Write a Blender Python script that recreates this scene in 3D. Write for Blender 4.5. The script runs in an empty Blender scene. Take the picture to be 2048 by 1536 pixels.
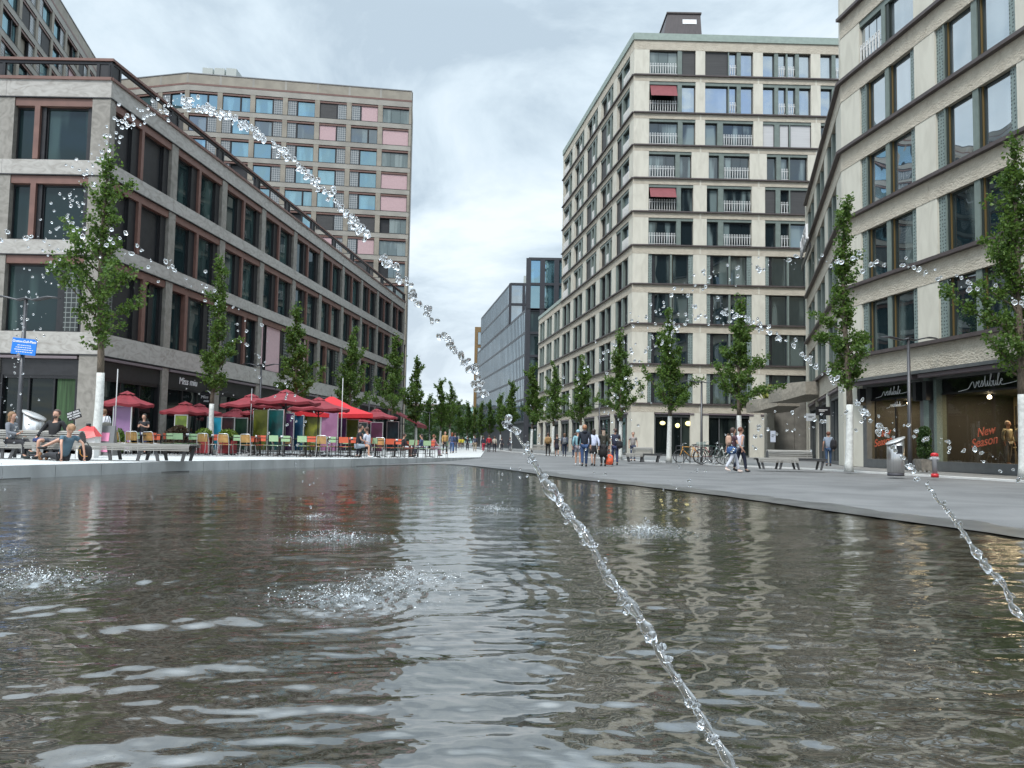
import bpy, math, random
import numpy as np
from mathutils import Vector, Matrix, noise
from mathutils.geometry import tessellate_polygon
R = math.radians
scene = bpy.context.scene
COL = scene.collection
# ---------------------------------------------------------------- camera
H = 0.95; FPX = 1538.0; PITCH = R(3.6); ROLL = 0.018
cam_d = bpy.data.cameras.new('camera'); cam = bpy.data.objects.new('camera', cam_d); COL.objects.link(cam)
cam_d.sensor_width = 36; cam_d.lens = 36 * FPX / 2048; cam_d.shift_y = 22 / 2048
cam_d.clip_start = 0.05; cam_d.clip_end = 9000
_f = Vector((0, math.cos(PITCH), math.sin(PITCH))); _u0 = Vector((0, -math.sin(PITCH), math.cos(PITCH)))
_r = Vector((1, 0, 0)) * math.cos(ROLL) + _u0 * math.sin(ROLL)
_u = _u0 * math.cos(ROLL) - Vector((1, 0, 0)) * math.sin(ROLL)
m = Matrix(((_r.x, _u.x, -_f.x, 0), (_r.y, _u.y, -_f.y, 0), (_r.z, _u.z, -_f.z, H), (0, 0, 0, 1)))
cam.matrix_world = m
scene.camera = cam
# ---------------------------------------------------------------- world, sun, exposure
SUN_EL, SUN_AZ = R(52), R(205)          # azimuth clockwise from +Y
w = bpy.data.worlds.new('World'); scene.world = w; w.use_nodes = True
nt = w.node_tree; nt.nodes.clear(); N = nt.nodes.new; L = nt.links.new
out = N('ShaderNodeOutputWorld'); bg = N('ShaderNodeBackground'); bg.inputs[1].default_value = 0.1
sky = N('ShaderNodeTexSky'); sky.sky_type = 'NISHITA'; sky.sun_disc = False
sky.sun_elevation = SUN_EL; sky.sun_rotation = SUN_AZ; sky.air_density = 1.0; sky.dust_density = 1.0
tc = N('ShaderNodeTexCoord'); sep = N('ShaderNodeSeparateXYZ'); L(tc.outputs['Generated'], sep.inputs[0])
def mth(op, a=None, b=None, c=None, clamp=False, tree=None):
    n = (tree or nt).nodes.new('ShaderNodeMath'); n.operation = op; n.use_clamp = clamp
    for i, v in enumerate((a, b, c)):
        if v is None: continue
        if isinstance(v, (int, float)): n.inputs[i].default_value = v
        else: (tree or nt).links.new(v, n.inputs[i])
    return n.outputs[0]
zc = mth('MAXIMUM', sep.outputs[2], 0.0)
den = mth('ADD', zc, 0.26)
cmb = N('ShaderNodeCombineXYZ'); L(mth('DIVIDE', sep.outputs[0], den), cmb.inputs[0]); L(mth('DIVIDE', sep.outputs[1], den), cmb.inputs[1])
mp = N('ShaderNodeMapping'); L(cmb.outputs[0], mp.inputs[0]); mp.inputs['Location'].default_value = (3.1, 1.7, 0)
n1 = N('ShaderNodeTexNoise'); L(mp.outputs[0], n1.inputs[0]); n1.inputs['Scale'].default_value = 1.6
n1.inputs['Detail'].default_value = 7; n1.inputs['Roughness'].default_value = 0.6; n1.inputs['Distortion'].default_value = 0.5
cr = N('ShaderNodeValToRGB'); L(n1.outputs[0], cr.inputs[0]); e = cr.color_ramp.elements
e[0].position = 0.40; e[0].color = (.285, .350, .410, 1); e[1].position = 0.64; e[1].color = (.50, .555, .60, 1)
k = cr.color_ramp.elements.new(0.50); k.color = (.385, .455, .51, 1)
# whiter low over the horizon, thinner and brighter overcast overhead
hz = mth('POWER', mth('SUBTRACT', 1.0, mth('MULTIPLY', zc, 2.6), clamp=True), 2.0)
mx0 = N('ShaderNodeMixRGB'); L(mth('MULTIPLY', hz, 0.45), mx0.inputs[0]); L(cr.outputs[0], mx0.inputs[1]); mx0.inputs[2].default_value = (.56, .59, .61, 1)
top = mth('MULTIPLY_ADD', mth('POWER', mth('MULTIPLY', mth('SUBTRACT', zc, 0.5), 2.0, clamp=True), 1.3), 3.8, 1.0)
vm = N('ShaderNodeVectorMath'); vm.operation = 'SCALE'; L(mx0.outputs[0], vm.inputs[0]); L(mth('MULTIPLY', top, 10.0), vm.inputs['Scale'])
# clear gaps in the cloud behind the camera show the clear sky
gap = mth('MULTIPLY', mth('MULTIPLY', mth('SUBTRACT', 0.55, n1.outputs[0]), 9.0, clamp=True), mth('MULTIPLY', mth('SUBTRACT', -0.35, sep.outputs[1]), 4.0, clamp=True))
gap = mth('MULTIPLY', gap, 0.85)
mx1 = N('ShaderNodeMixRGB'); L(gap, mx1.inputs[0]); L(vm.outputs[0], mx1.inputs[1]); L(sky.outputs[0], mx1.inputs[2])
L(mx1.outputs[0], bg.inputs[0]); L(bg.outputs[0], out.inputs[0])
sl = bpy.data.lights.new('sun', 'SUN'); sl.energy = 1.5; sl.angle = R(15); sl.color = (1, .975, .94)
so = bpy.data.objects.new('sun', sl); COL.objects.link(so)
sd = Vector((math.sin(SUN_AZ) * math.cos(SUN_EL), math.cos(SUN_AZ) * math.cos(SUN_EL), math.sin(SUN_EL)))
so.rotation_euler = (-sd).to_track_quat('-Z', 'Y').to_euler(); so.location = (0, 0, 80)
vs = scene.view_settings; vs.view_transform = 'Standard'; vs.look = 'None'; vs.exposure = 0.93; vs.gamma = 1
cy = scene.cycles; cy.use_denoising = True; cy.max_bounces = 9; cy.transmission_bounces = 8; cy.glossy_bounces = 5
cy.diffuse_bounces = 3; cy.transparent_max_bounces = 10; cy.caustics_reflective = False; cy.caustics_refractive = False
cy.sample_clamp_indirect = 6
# ---------------------------------------------------------------- helpers
def ray(px, py): return _f + (px - 1024) / FPX * _r + (790 - py) / FPX * _u
def at(px, py, d):
    v = ray(px, py); k = d / v.y; return Vector((v.x * k, d, H + v.z * k))
def hor(px): return 790 + (FPX * math.tan(PITCH) + (px - 1024) * math.sin(ROLL) / math.cos(PITCH)) / math.cos(ROLL)
def X(px, d): return at(px, hor(px), d).x
MATS = {}
def mat(name, col=(.5, .5, .5), rough=.6, metal=0.0, spec=.5, var=0.0, vscale=3.0, bump=0.0, bscale=20.0, col2=None, coord='Object', stretch=None, emit=None, estr=1.0, dist=.4, detail=5, lo=.35, hi=.65):
    if name in MATS: return MATS[name]
    m = bpy.data.materials.new(name); m.use_nodes = True; t = m.node_tree; b = t.nodes['Principled BSDF']
    b.inputs['Base Color'].default_value = (*col, 1); b.inputs['Roughness'].default_value = rough
    b.inputs['Metallic'].default_value = metal; b.inputs['Specular IOR Level'].default_value = spec
    if emit: b.inputs['Emission Color'].default_value = (*emit, 1); b.inputs['Emission Strength'].default_value = estr
    if var or bump:
        c = t.nodes.new('ShaderNodeTexCoord'); src = c.outputs[coord]
        if stretch:
            mpn = t.nodes.new('ShaderNodeMapping'); t.links.new(src, mpn.inputs[0]); mpn.inputs['Scale'].default_value = stretch; src = mpn.outputs[0]
    if var:
        n = t.nodes.new('ShaderNodeTexNoise'); t.links.new(src, n.inputs[0]); n.inputs['Scale'].default_value = vscale; n.inputs['Detail'].default_value = detail; n.inputs['Distortion'].default_value = dist
        r = t.nodes.new('ShaderNodeValToRGB'); t.links.new(n.outputs[0], r.inputs[0])
        a = col2 or tuple(x * (1 - var) for x in col); bb = col if col2 else tuple(min(1, x * (1 + var)) for x in col)
        r.color_ramp.elements[0].position = lo; r.color_ramp.elements[1].position = hi
        r.color_ramp.elements[0].color = (*a, 1); r.color_ramp.elements[1].color = (*bb, 1)
        t.links.new(r.outputs[0], b.inputs['Base Color'])
    if bump:
        n = t.nodes.new('ShaderNodeTexNoise'); t.links.new(src, n.inputs[0]); n.inputs['Scale'].default_value = bscale; n.inputs['Detail'].default_value = 4
        bn = t.nodes.new('ShaderNodeBump'); bn.inputs['Strength'].default_value = bump; bn.inputs['Distance'].default_value = .05
        t.links.new(n.outputs[0], bn.inputs['Height']); t.links.new(bn.outputs[0], b.inputs['Normal'])
    MATS[name] = m; return m
def joints(m, w_, h_, dark=.72, th=.012):
    """slab joints laid into the base colour of a paving material"""
    t = m.node_tree; b = t.nodes['Principled BSDF']; src = b.inputs['Base Color'].links[0].from_socket
    c = t.nodes.new('ShaderNodeTexCoord'); mp_ = t.nodes.new('ShaderNodeMapping'); mp_.inputs['Rotation'].default_value = (0, 0, .12); t.links.new(c.outputs['Object'], mp_.inputs[0])
    br = t.nodes.new('ShaderNodeTexBrick'); t.links.new(mp_.outputs[0], br.inputs[0]); br.inputs['Scale'].default_value = 1; br.inputs['Brick Width'].default_value = w_; br.inputs['Row Height'].default_value = h_; br.inputs['Mortar Size'].default_value = th
    br.inputs['Color1'].default_value = (1, 1, 1, 1); br.inputs['Color2'].default_value = (.88, .88, .88, 1); br.inputs['Mortar'].default_value = (dark - .25, dark - .25, dark - .25, 1)
    mx = t.nodes.new('ShaderNodeMixRGB'); mx.blend_type = 'MULTIPLY'; mx.inputs[0].default_value = 1; t.links.new(src, mx.inputs[1]); t.links.new(br.outputs['Color'], mx.inputs[2]); t.links.new(mx.outputs[0], b.inputs['Base Color'])
def glassmat(name, dark, light, ior, interior=1.0, wav=.004, tint=(.9, .97, 1)):
    """coated window glass: dark room or curtain behind, sky and street mirrored in front"""
    m = bpy.data.materials.new(name); m.use_nodes = True; t = m.node_tree; t.nodes.clear()
    o = t.nodes.new('ShaderNodeOutputMaterial'); mix = t.nodes.new('ShaderNodeMixShader'); d = t.nodes.new('ShaderNodeBsdfDiffuse'); g = t.nodes.new('ShaderNodeBsdfGlossy')
    g.inputs['Roughness'].default_value = .01; g.inputs['Color'].default_value = (*tint, 1)
    fr = t.nodes.new('ShaderNodeFresnel'); fr.inputs[0].default_value = ior
    oi = t.nodes.new('ShaderNodeObjectInfo'); tcn = t.nodes.new('ShaderNodeTexCoord')
    n = t.nodes.new('ShaderNodeTexNoise'); n.noise_dimensions = '4D'; mpg = t.nodes.new('ShaderNodeMapping'); mpg.inputs['Scale'].default_value = (1.5, 1.5, .22); t.links.new(tcn.outputs['Object'], mpg.inputs[0]); t.links.new(mpg.outputs[0], n.inputs['Vector'])
    t.links.new(mth('MULTIPLY', oi.outputs['Random'], 37.0, tree=t), n.inputs['W']); n.inputs['Scale'].default_value = .55; n.inputs['Detail'].default_value = 2
    r = t.nodes.new('ShaderNodeValToRGB'); t.links.new(n.outputs[0], r.inputs[0])
    r.color_ramp.interpolation = 'EASE'
    r.color_ramp.elements[0].position = .50; r.color_ramp.elements[0].color = (*dark, 1); r.color_ramp.elements[1].position = .60; r.color_ramp.elements[1].color = (*light, 1)
    t.links.new(r.outputs[0], d.inputs[0])
    nb = t.nodes.new('ShaderNodeTexNoise'); t.links.new(tcn.outputs['Object'], nb.inputs['Vector']); nb.inputs['Scale'].default_value = .8; nb.inputs['Detail'].default_value = 0
    bn = t.nodes.new('ShaderNodeBump'); bn.inputs['Distance'].default_value = wav; bn.inputs['Strength'].default_value = 1; t.links.new(nb.outputs[0], bn.inputs['Height'])
    t.links.new(bn.outputs[0], g.inputs['Normal'])
    t.links.new(fr.outputs[0], mix.inputs[0]); t.links.new(d.outputs[0], mix.inputs[1]); t.links.new(g.outputs[0], mix.inputs[2]); t.links.new(mix.outputs[0], o.inputs[0])
    MATS[name] = m; return m
def patternmat(name, base, mark, kind, scale, rough=.5):
    m = bpy.data.materials.new(name); m.use_nodes = True; t = m.node_tree; b = t.nodes['Principled BSDF']; b.inputs['Roughness'].default_value = rough
    c = t.nodes.new('ShaderNodeTexCoord'); sp = t.nodes.new('ShaderNodeSeparateXYZ'); t.links.new(c.outputs['Object'], sp.inputs[0])
    xy = t.nodes.new('ShaderNodeCombineXYZ'); t.links.new(mth('ADD', sp.outputs[0], sp.outputs[1], tree=t), xy.inputs[0]); t.links.new(sp.outputs[2], xy.inputs[1])
    mixn = t.nodes.new('ShaderNodeMixRGB'); mixn.inputs[1].default_value = (*base, 1); mixn.inputs[2].default_value = (*mark, 1)
    if kind == 'dots':
        v = t.nodes.new('ShaderNodeTexVoronoi'); v.voronoi_dimensions = '2D'; t.links.new(xy.outputs[0], v.inputs[0]); v.inputs['Scale'].default_value = scale; v.inputs['Randomness'].default_value = .35
        t.links.new(mth('LESS_THAN', v.outputs['Distance'], .26, tree=t), mixn.inputs[0])
    else:
        br = t.nodes.new('ShaderNodeTexBrick'); t.links.new(xy.outputs[0], br.inputs[0]); br.offset = 0; br.inputs['Scale'].default_value = scale; br.inputs['Mortar Size'].default_value = .035
        br.inputs['Brick Width'].default_value = .5; br.inputs['Row Height'].default_value = .5
        t.links.new(br.outputs['Fac'], mixn.inputs[0])
    t.links.new(mixn.outputs[0], b.inputs['Base Color']); MATS[name] = m; return m
class MB:
    def __init__(s): s.v = []; s.f = []; s.mi = []; s.mats = []; s.sm = []
    def m(s, mt):
        if mt not in s.mats: s.mats.append(mt)
        return s.mats.index(mt)
    def add(s, vs_, fs, mt, M=None, smooth=False):
        o = len(s.v); i = s.m(mt)
        s.v += [tuple(M @ Vector(p)) for p in vs_] if M is not None else [tuple(p) for p in vs_]
        s.f += [tuple(o + q for q in f) for f in fs]; s.mi += [i] * len(fs); s.sm += [smooth] * len(fs)
    def box(s, x0, x1, y0, y1, z0, z1, mt, M=None):
        s.add([(x0, y0, z0), (x1, y0, z0), (x1, y1, z0), (x0, y1, z0), (x0, y0, z1), (x1, y0, z1), (x1, y1, z1), (x0, y1, z1)],
              [(0, 3, 2, 1), (4, 5, 6, 7), (0, 1, 5, 4), (1, 2, 6, 5), (2, 3, 7, 6), (3, 0, 4, 7)], mt, M)
    def quad(s, a, b, c, d, mt, M=None): s.add([a, b, c, d], [(0, 1, 2, 3)], mt, M)
    def prism(s, pts, z0, z1, mt, M=None, ztop=None):
        n = len(pts); vs_ = [(p[0], p[1], z0) for p in pts] + [(p[0], p[1], ztop[i] if ztop else z1) for i, p in enumerate(pts)]
        tr = tessellate_polygon([[Vector((p[0], p[1], 0)) for p in pts]])
        fs = [tuple(t) for t in tr]; up = []
        for a, b, c in fs:
            A, B_, C_ = (Vector((*pts[q][:2], 0)) for q in (a, b, c))
            if (B_ - A).cross(C_ - A).z < 0: a, c = c, a
            up.append((a + n, b + n, c + n)); up.append((c, b, a))
        area = sum(pts[i][0] * pts[(i + 1) % n][1] - pts[(i + 1) % n][0] * pts[i][1] for i in range(n))
        for i in range(n):
            j = (i + 1) % n
            up.append((i, j, j + n, i + n) if area > 0 else (j, i, i + n, j + n))
        s.add(vs_, up, mt, M)
    def tube(s, pts, rads, mt, n=8, M=None, cap=True, smooth=True):
        pts = [Vector(p) for p in pts]; vs_ = []; fs = []
        if isinstance(rads, (int, float)): rads = [rads] * len(pts)
        ref = Vector((.123, .91, .39)).normalized()
        for i, p in enumerate(pts):
            d = (pts[min(i + 1, len(pts) - 1)] - pts[max(i - 1, 0)])
            if d.length < 1e-9: d = Vector((0, 0, 1))
            d.normalize(); a = d.cross(ref)
            if a.length < .1: a = d.cross(Vector((1, 0, 0)))
            a.normalize(); b = d.cross(a)
            for k in range(n):
                t = 2 * math.pi * k / n; vs_.append(p + (a * math.cos(t) + b * math.sin(t)) * rads[i])
        for i in range(len(pts) - 1):
            for k in range(n):
                q = (k + 1) % n; fs.append((i * n + k, i * n + q, (i + 1) * n + q, (i + 1) * n + k))
        if cap: fs.append(tuple(range(n - 1, -1, -1))); fs.append(tuple((len(pts) - 1) * n + k for k in range(n)))
        s.add(vs_, fs, mt, M, smooth)
    def lathe(s, prof, mt, n=20, M=None, smooth=True, tilt=None):
        vs_ = []; fs = []
        for r_, z_ in prof:
            for k in range(n):
                t = 2 * math.pi * k / n; x_, y_ = r_ * math.cos(t), r_ * math.sin(t)
                vs_.append((x_, y_, z_ + (tilt(x_, y_, z_) if tilt else 0)))
        for i in range(len(prof) - 1):
            for k in range(n):
                q = (k + 1) % n; fs.append((i * n + k, i * n + q, (i + 1) * n + q, (i + 1) * n + k))
        fs.append(tuple(range(n - 1, -1, -1))); fs.append(tuple((len(prof) - 1) * n + k for k in range(n)))
        s.add(vs_, fs, mt, M, smooth)
    def ball(s, c, r_, mt, nu=10, nv=7, M=None):
        if isinstance(r_, (int, float)): r_ = (r_, r_, r_)
        vs_ = [(c[0], c[1], c[2] - r_[2])]; fs = []
        for j in range(1, nv):
            ph = math.pi * j / nv - math.pi / 2
            for k in range(nu):
                t = 2 * math.pi * k / nu; vs_.append((c[0] + r_[0] * math.cos(ph) * math.cos(t), c[1] + r_[1] * math.cos(ph) * math.sin(t), c[2] + r_[2] * math.sin(ph)))
        vs_.append((c[0], c[1], c[2] + r_[2])); last = len(vs_) - 1
        for k in range(nu):
            q = (k + 1) % nu; fs.append((0, 1 + q, 1 + k)); fs.append((last, last - nu + k, last - nu + q))
            for j in range(nv - 2): fs.append((1 + j * nu + k, 1 + j * nu + q, 1 + (j + 1) * nu + q, 1 + (j + 1) * nu + k))
        s.add(vs_, fs, mt, M, True)
    def mesh(s, name):
        me = bpy.data.meshes.new(name); me.from_pydata(s.v, [], s.f)
        for mt in s.mats: me.materials.append(mt)
        if s.f:
            me.polygons.foreach_set('material_index', s.mi); me.polygons.foreach_set('use_smooth', s.sm)
        me.update(); return me
    def build(s, name, parent=None, M=None): return put(name, s.mesh(name), parent, M)
def put(name, data, parent=None, M=None):
    o = bpy.data.objects.new(name, data); COL.objects.link(o)
    if parent is not None: o.parent = parent
    if M is not None: o.matrix_local = M
    return o
def tag(o, label=None, cat=None, group=None, kind=None):
    if label: o['label'] = label
    if cat: o['category'] = cat
    if group: o['group'] = group
    if kind: o['kind'] = kind
    return o
def thing(name, label, cat, loc=(0, 0, 0), rz=0.0, group=None, s=1.0):
    o = put(name, None); o.location = loc; o.rotation_euler = (0, 0, rz); o.scale = (s, s, s); o.empty_display_size = .2
    return tag(o, label, cat, group)
def copytree(o, parent=None):
    c = o.copy(); COL.objects.link(c); c.parent = parent
    for ch in o.children: copytree(ch, c)
    return c
def dup(o, loc, rz, label, group=None, s=1.0):
    c = copytree(o); c.location = loc; c.rotation_euler = (0, 0, rz); c.scale = (s, s, s); c['label'] = label
    if group: c['group'] = group
    return c
def struct(name, mb, kind='structure'):
    o = mb.build(name); o['kind'] = kind; return o
def T(x, y, z): return Matrix.Translation((x, y, z))
def RZ(a): return Matrix.Rotation(a, 4, 'Z')
# ---------------------------------------------------------------- materials
STONE_A = mat('greige_stone', (.41, .392, .362), .5, var=1, col2=(.265, .247, .22), vscale=1.3, stretch=(1, 1, 2.0), detail=12, lo=.28, hi=.58, dist=2.2, bump=.08, bscale=9)
STONE_A2 = mat('greige_stone_pier', (.27, .252, .222), .55, var=1, col2=(.175, .162, .14), vscale=1.5, detail=12, lo=.3, hi=.62, bump=.08, bscale=9, dist=2.5)
STONE_B = mat('beige_stone', (.31, .28, .225), .6, var=1, col2=(.235, .21, .17), vscale=.7, detail=7)
STONE_B2 = mat('grey_stone_band', (.34, .325, .285), .6, var=1, col2=(.265, .25, .22), vscale=.5, detail=7)
LIME = mat('limestone', (.60, .575, .49), .7, var=1, col2=(.50, .475, .40), vscale=1.1, stretch=(1.6, 1.6, .5), detail=9, lo=.25, hi=.6, dist=1.0, bump=.05, bscale=30)
COPPER = mat('copper_metal', (.165, .088, .070), .45, var=.12, vscale=2)
DARK = mat('dark_metal', (.018, .018, .020), .4, var=.2, vscale=4)
BLACK = mat('black_metal', (.012, .012, .014), .35)
GREEN = mat('sage_metal', (.155, .19, .17), .5, var=.1, vscale=2)
GREENT = mat('sage_roof_metal', (.27, .33, .29), .5, var=.08)
LEDGE = mat('brown_ledge', (.075, .06, .058), .5, var=.15)
GOLD = mat('bronze_strip', (.28, .19, .08), .35, metal=.6)
PINK = mat('pink_blind', (.50, .35, .36), .8, var=.05, vscale=8)
RED = mat('red_blind', (.20, .055, .06), .8, var=.06)
GREYB = mat('grey_blind', (.055, .055, .055), .7, var=.3, vscale=3, stretch=(.1, .1, 14))
WHITEB = mat('white_blind', (.50, .50, .50), .7, var=.12, vscale=3, stretch=(.1, .1, 14))
PERF = patternmat('perforated_panel', (.20, .25, .235), (.05, .065, .065), 'dots', 6.5)
BLOCK = patternmat('glass_block', (.16, .18, .19), (.48, .49, .48), 'grid', 1.7, .15)
BLOCKD = patternmat('dark_glass_block', (.03, .035, .035), (.20, .22, .21), 'grid', 2.2, .15)
WHITE = mat('white_metal', (.72, .72, .70), .4)
GREYM = mat('grey_metal', (.22, .22, .22), .35, metal=.6)
ALU = mat('aluminium', (.62, .62, .62), .3, metal=.9)
G_A = glassmat('teal_office_glass', (.010, .022, .024), (.04, .07, .066), 1.52)
G_B = glassmat('blue_coated_glass', (.02, .05, .06), (.10, .20, .23), 4.6, wav=.01, tint=(.62, .90, 1.0))
G_B2 = glassmat('loggia_glass', (.10, .13, .125), (.2, .24, .23), 2.0)
G_R = glassmat('residential_glass', (.012, .020, .024), (.17, .22, .22), 2.1, wav=.01)
G_RT = glassmat('mirror_glass', (.06, .08, .10), (.15, .18, .2), 7.0, wav=.012)
G_R2 = glassmat('clear_office_glass', (.012, .022, .026), (.10, .13, .125), 2.9, wav=.008)
G_E = glassmat('tower_glass', (.05, .07, .085), (.12, .16, .19), 4.5, wav=.006)
G_S = glassmat('shop_glass', (.006, .009, .009), (.03, .04, .035), 1.5)
def roughstone():
    m = mat('textured_stone', (.50, .455, .37), .85, var=1, col2=(.43, .385, .31), vscale=2.0)
    t = m.node_tree; b = t.nodes['Principled BSDF']; c = t.nodes.new('ShaderNodeTexCoord'); mp = t.nodes.new('ShaderNodeMapping'); t.links.new(c.outputs['Object'], mp.inputs[0]); mp.inputs['Scale'].default_value = (1, 1, 1.5)
    v = t.nodes.new('ShaderNodeTexVoronoi'); v.feature = 'SMOOTH_F1'; t.links.new(mp.outputs[0], v.inputs[0]); v.inputs['Scale'].default_value = 9.5
    n = t.nodes.new('ShaderNodeTexNoise'); t.links.new(mp.outputs[0], n.inputs[0]); n.inputs['Scale'].default_value = 9; n.inputs['Detail'].default_value = 3
    bn = t.nodes.new('ShaderNodeBump'); bn.inputs['Distance'].default_value = .032; bn.inputs['Strength'].default_value = .9
    t.links.new(mth('ADD', v.outputs['Distance'], mth('MULTIPLY', n.outputs[0], .8, tree=t), tree=t), bn.inputs['Height']); t.links.new(bn.outputs[0], b.inputs['Normal'])
    return m
ROUGH = roughstone()
# ---------------------------------------------------------------- ground
PZ = 0.27      # raised left terrace
gm = mat('far_ground', (.11, .11, .108), .9, var=.15, vscale=.3, coord='Generated')
g = MB(); g.quad((-3000, -3000, -.12), (3000, -3000, -.12), (3000, 3000, -.12), (-3000, 3000, -.12), gm); struct('ground', g)
ASPH = mat('asphalt', (.155, .153, .149), .8, var=1, col2=(.098, .097, .095), vscale=.42, detail=15, bump=.3, bscale=60, lo=.32, hi=.66, dist=1.2)
PAVE = mat('paving', (.40, .40, .385), .8, var=1, col2=(.33, .33, .315), vscale=1.5, detail=10, bump=.1, bscale=40)
def smoothp(pts, it=2):
    for _ in range(it):
        q = []
        for i in range(len(pts)):
            a, b = Vector(pts[i]), Vector(pts[(i + 1) % len(pts)]); q += [tuple(a * .75 + b * .25), tuple(a * .25 + b * .75)]
        pts = q
    return pts
right_edge = [(3.4, 18.81), (4.68, 15.08), (5.35, 12.18), (6.13, 9.24), (6.5, 6.2), (6.1, 3.2), (4.6, .6), (2.2, -.7), (-2, -1.4), (-7, -1), (-11.2, 2), (-12.4, 8)]
left_edge = [(-10.96, 16.61), (-9.49, 21.84), (-7.85, 25.4), (-5.99, 28.8)]
tip = [(-4.4, 32.0), (-3.35, 34.0), (-2.5, 34.1), (-1.29, 32.39), (.43, 27.82), (2.07, 21.75)]
pool = left_edge + tip + right_edge
pool_s = smoothp(pool, 2)
outer = [(-400, -300), (400, -300), (400, 700), (-400, 700)]
curb = [(16.6, 20), (16.31, 24.58), (13.32, 35.54), (10.8, 39.1), (7.12, 50.1), (3.5, 62), (-.5, 85), (-5, 130), (-16, 230)]
tri = tessellate_polygon([[Vector((*p, 0)) for p in outer], [Vector((*p, 0)) for p in reversed(pool_s)]])
vs_ = [(*p, 0) for p in outer] + [(*p, 0) for p in reversed(pool_s)]
a = MB(); fs = []
for t in tri:
    A, B_, C_ = (Vector(vs_[q]) for q in t); fs.append(tuple(t) if (B_ - A).cross(C_ - A).z > 0 else tuple(reversed(t)))
n0 = 4; n = len(pool_s)
a.add(vs_ + [(p[0], p[1], -.1) for p in reversed(pool_s)], fs + [(n0 + i, n0 + (i + 1) % n, n0 + n + (i + 1) % n, n0 + n + i) for i in range(n)], ASPH)
struct('asphalt', a)
# damp rim where the asphalt dips under the water
wet = mat('wet_asphalt', (.085, .083, .08), .35, var=.25, vscale=2)
a = MB(); rim = smoothp(right_edge[:8][::-1] and [(x * 1.0, y) for x, y in tip[2:] + right_edge[:8]], 0)
def offs(pts, d):
    o_ = []
    for i, p in enumerate(pts):
        q = Vector(pts[min(i + 1, len(pts) - 1)]) - Vector(pts[max(i - 1, 0)]); q.normalize(); o_.append((p[0] + q.y * d * -1, p[1] + q.x * d))
    return o_
dense = []
for i in range(len(rim) - 1):
    for k_ in range(14): dense.append(tuple(Vector(rim[i]).lerp(Vector(rim[i + 1]), k_ / 14)))
inn = offs(dense, -.5); ou = [(p[0] + (q[0] - p[0]) * (1 + .9 * noise.noise((p[0] * 1.3, p[1] * 1.3, 0))), p[1] + (q[1] - p[1]) * (1 + .9 * noise.noise((p[0] * 1.3, p[1] * 1.3, 0)))) for p, q in zip(dense, offs(dense, .42))]
if (Vector(ou[5]) - Vector((0, 10))).length < (Vector(dense[5]) - Vector((0, 10))).length: inn, ou = offs(dense, .5), [(2 * p[0] - q[0], 2 * p[1] - q[1]) for p, q in zip(dense, ou)]
for i in range(len(dense) - 1): a.add([(*inn[i], .004), (*ou[i], .004), (*ou[i + 1], .004), (*inn[i + 1], .004)], [(0, 3, 2, 1)], wet)
RIM = a
# right pavement with white kerb strip
kz = .06
a = MB(); pv = curb + [(60, 230), (60, 12), (16.8, 12)]
a.prism([(x + .35, y) for x, y in curb] + [(60, 230), (60, 12), (17.2, 12)], -.05, kz, mat('side_pavement', (.20, .20, .195), .8, var=1, col2=(.16, .16, .157), vscale=.8, detail=9))
joints(MATS['side_pavement'], 1.2, .6); struct('pavement', a)
a = MB()
for i in range(len(curb) - 1):
    p, q = curb[i], curb[i + 1]
    a.prism([(p[0], p[1]), (p[0] + .36, p[1]), (q[0] + .36, q[1]), (q[0], q[1])], -.04, kz + .004, mat('white_kerb_stone', (.55, .55, .53), .75, var=.1, vscale=2))
struct('kerb_strip', a)
# left terrace
edge = [(-14, 0), (-12.6, 8)] + left_edge + [(-4.3, 34.2), (-3.0, 40), (-1.9, 48)]
ed = []
for i in range(len(edge) - 1):
    for k_ in range(4): ed.append(tuple(Vector(edge[i]).lerp(Vector(edge[i + 1]), k_ / 4)))
ed.append(edge[-1])
TERR = mat('terrace_paving', (.52, .52, .50), .75, var=1, col2=(.43, .43, .415), vscale=1.2, detail=9)
a = MB(); poly = [(x, y) for x, y in ed] + [(-3.2, 95), (-9, 150), (-70, 150), (-70, 0)]
zt = [PZ if y < 30 else max(.03, PZ - (y - 30) * .012) for x, y in poly]; zt[-1] = zt[-2] = PZ
a.prism(poly, -.1, PZ, TERR, ztop=zt); joints(TERR, 1.6, .8); struct('terrace', a)
WALLM = mat('edge_stone', (.50, .51, .50), .8, var=1, col2=(.36, .365, .36), vscale=1.8, detail=11, bump=.1, stretch=(1, 1, .4))
root = thing('edging_wall', 'low pale stone edging wall along the left side of the pool', 'wall', (-9, 20, 0))
cum = 0; blocks = MB(); 
for i in range(len(ed) - 1):
    p, q = Vector(ed[i]), Vector(ed[i + 1]); d = (q - p); ln = d.length; d.normalize(); nn = Vector((d.y, -d.x))
    za, zb = (PZ if p.y < 30 else max(.03, PZ - (p.y - 30) * .012)), (PZ if q.y < 30 else max(.03, PZ - (q.y - 30) * .012))
    k_ = max(1, round(ln / 1.8)); st = ln / k_
    for s_ in range(k_):
        A = p + d * (s_ * st + .006); B_ = p + d * ((s_ + 1) * st - .006); fa, fb = s_ / k_, (s_ + 1) / k_
        z0, z1 = za + (zb - za) * fa + .004, za + (zb - za) * fb + .004
        blocks.prism([tuple(A + nn * .05), tuple(B_ + nn * .05), tuple(B_ - nn * .38), tuple(A - nn * .38)], -.1, 0, WALLM, T(9, -20, 0), ztop=[z0, z1, z1, z0])
blocks.build('stone_block_course', root)
struct('wet_edge', RIM)
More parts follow.
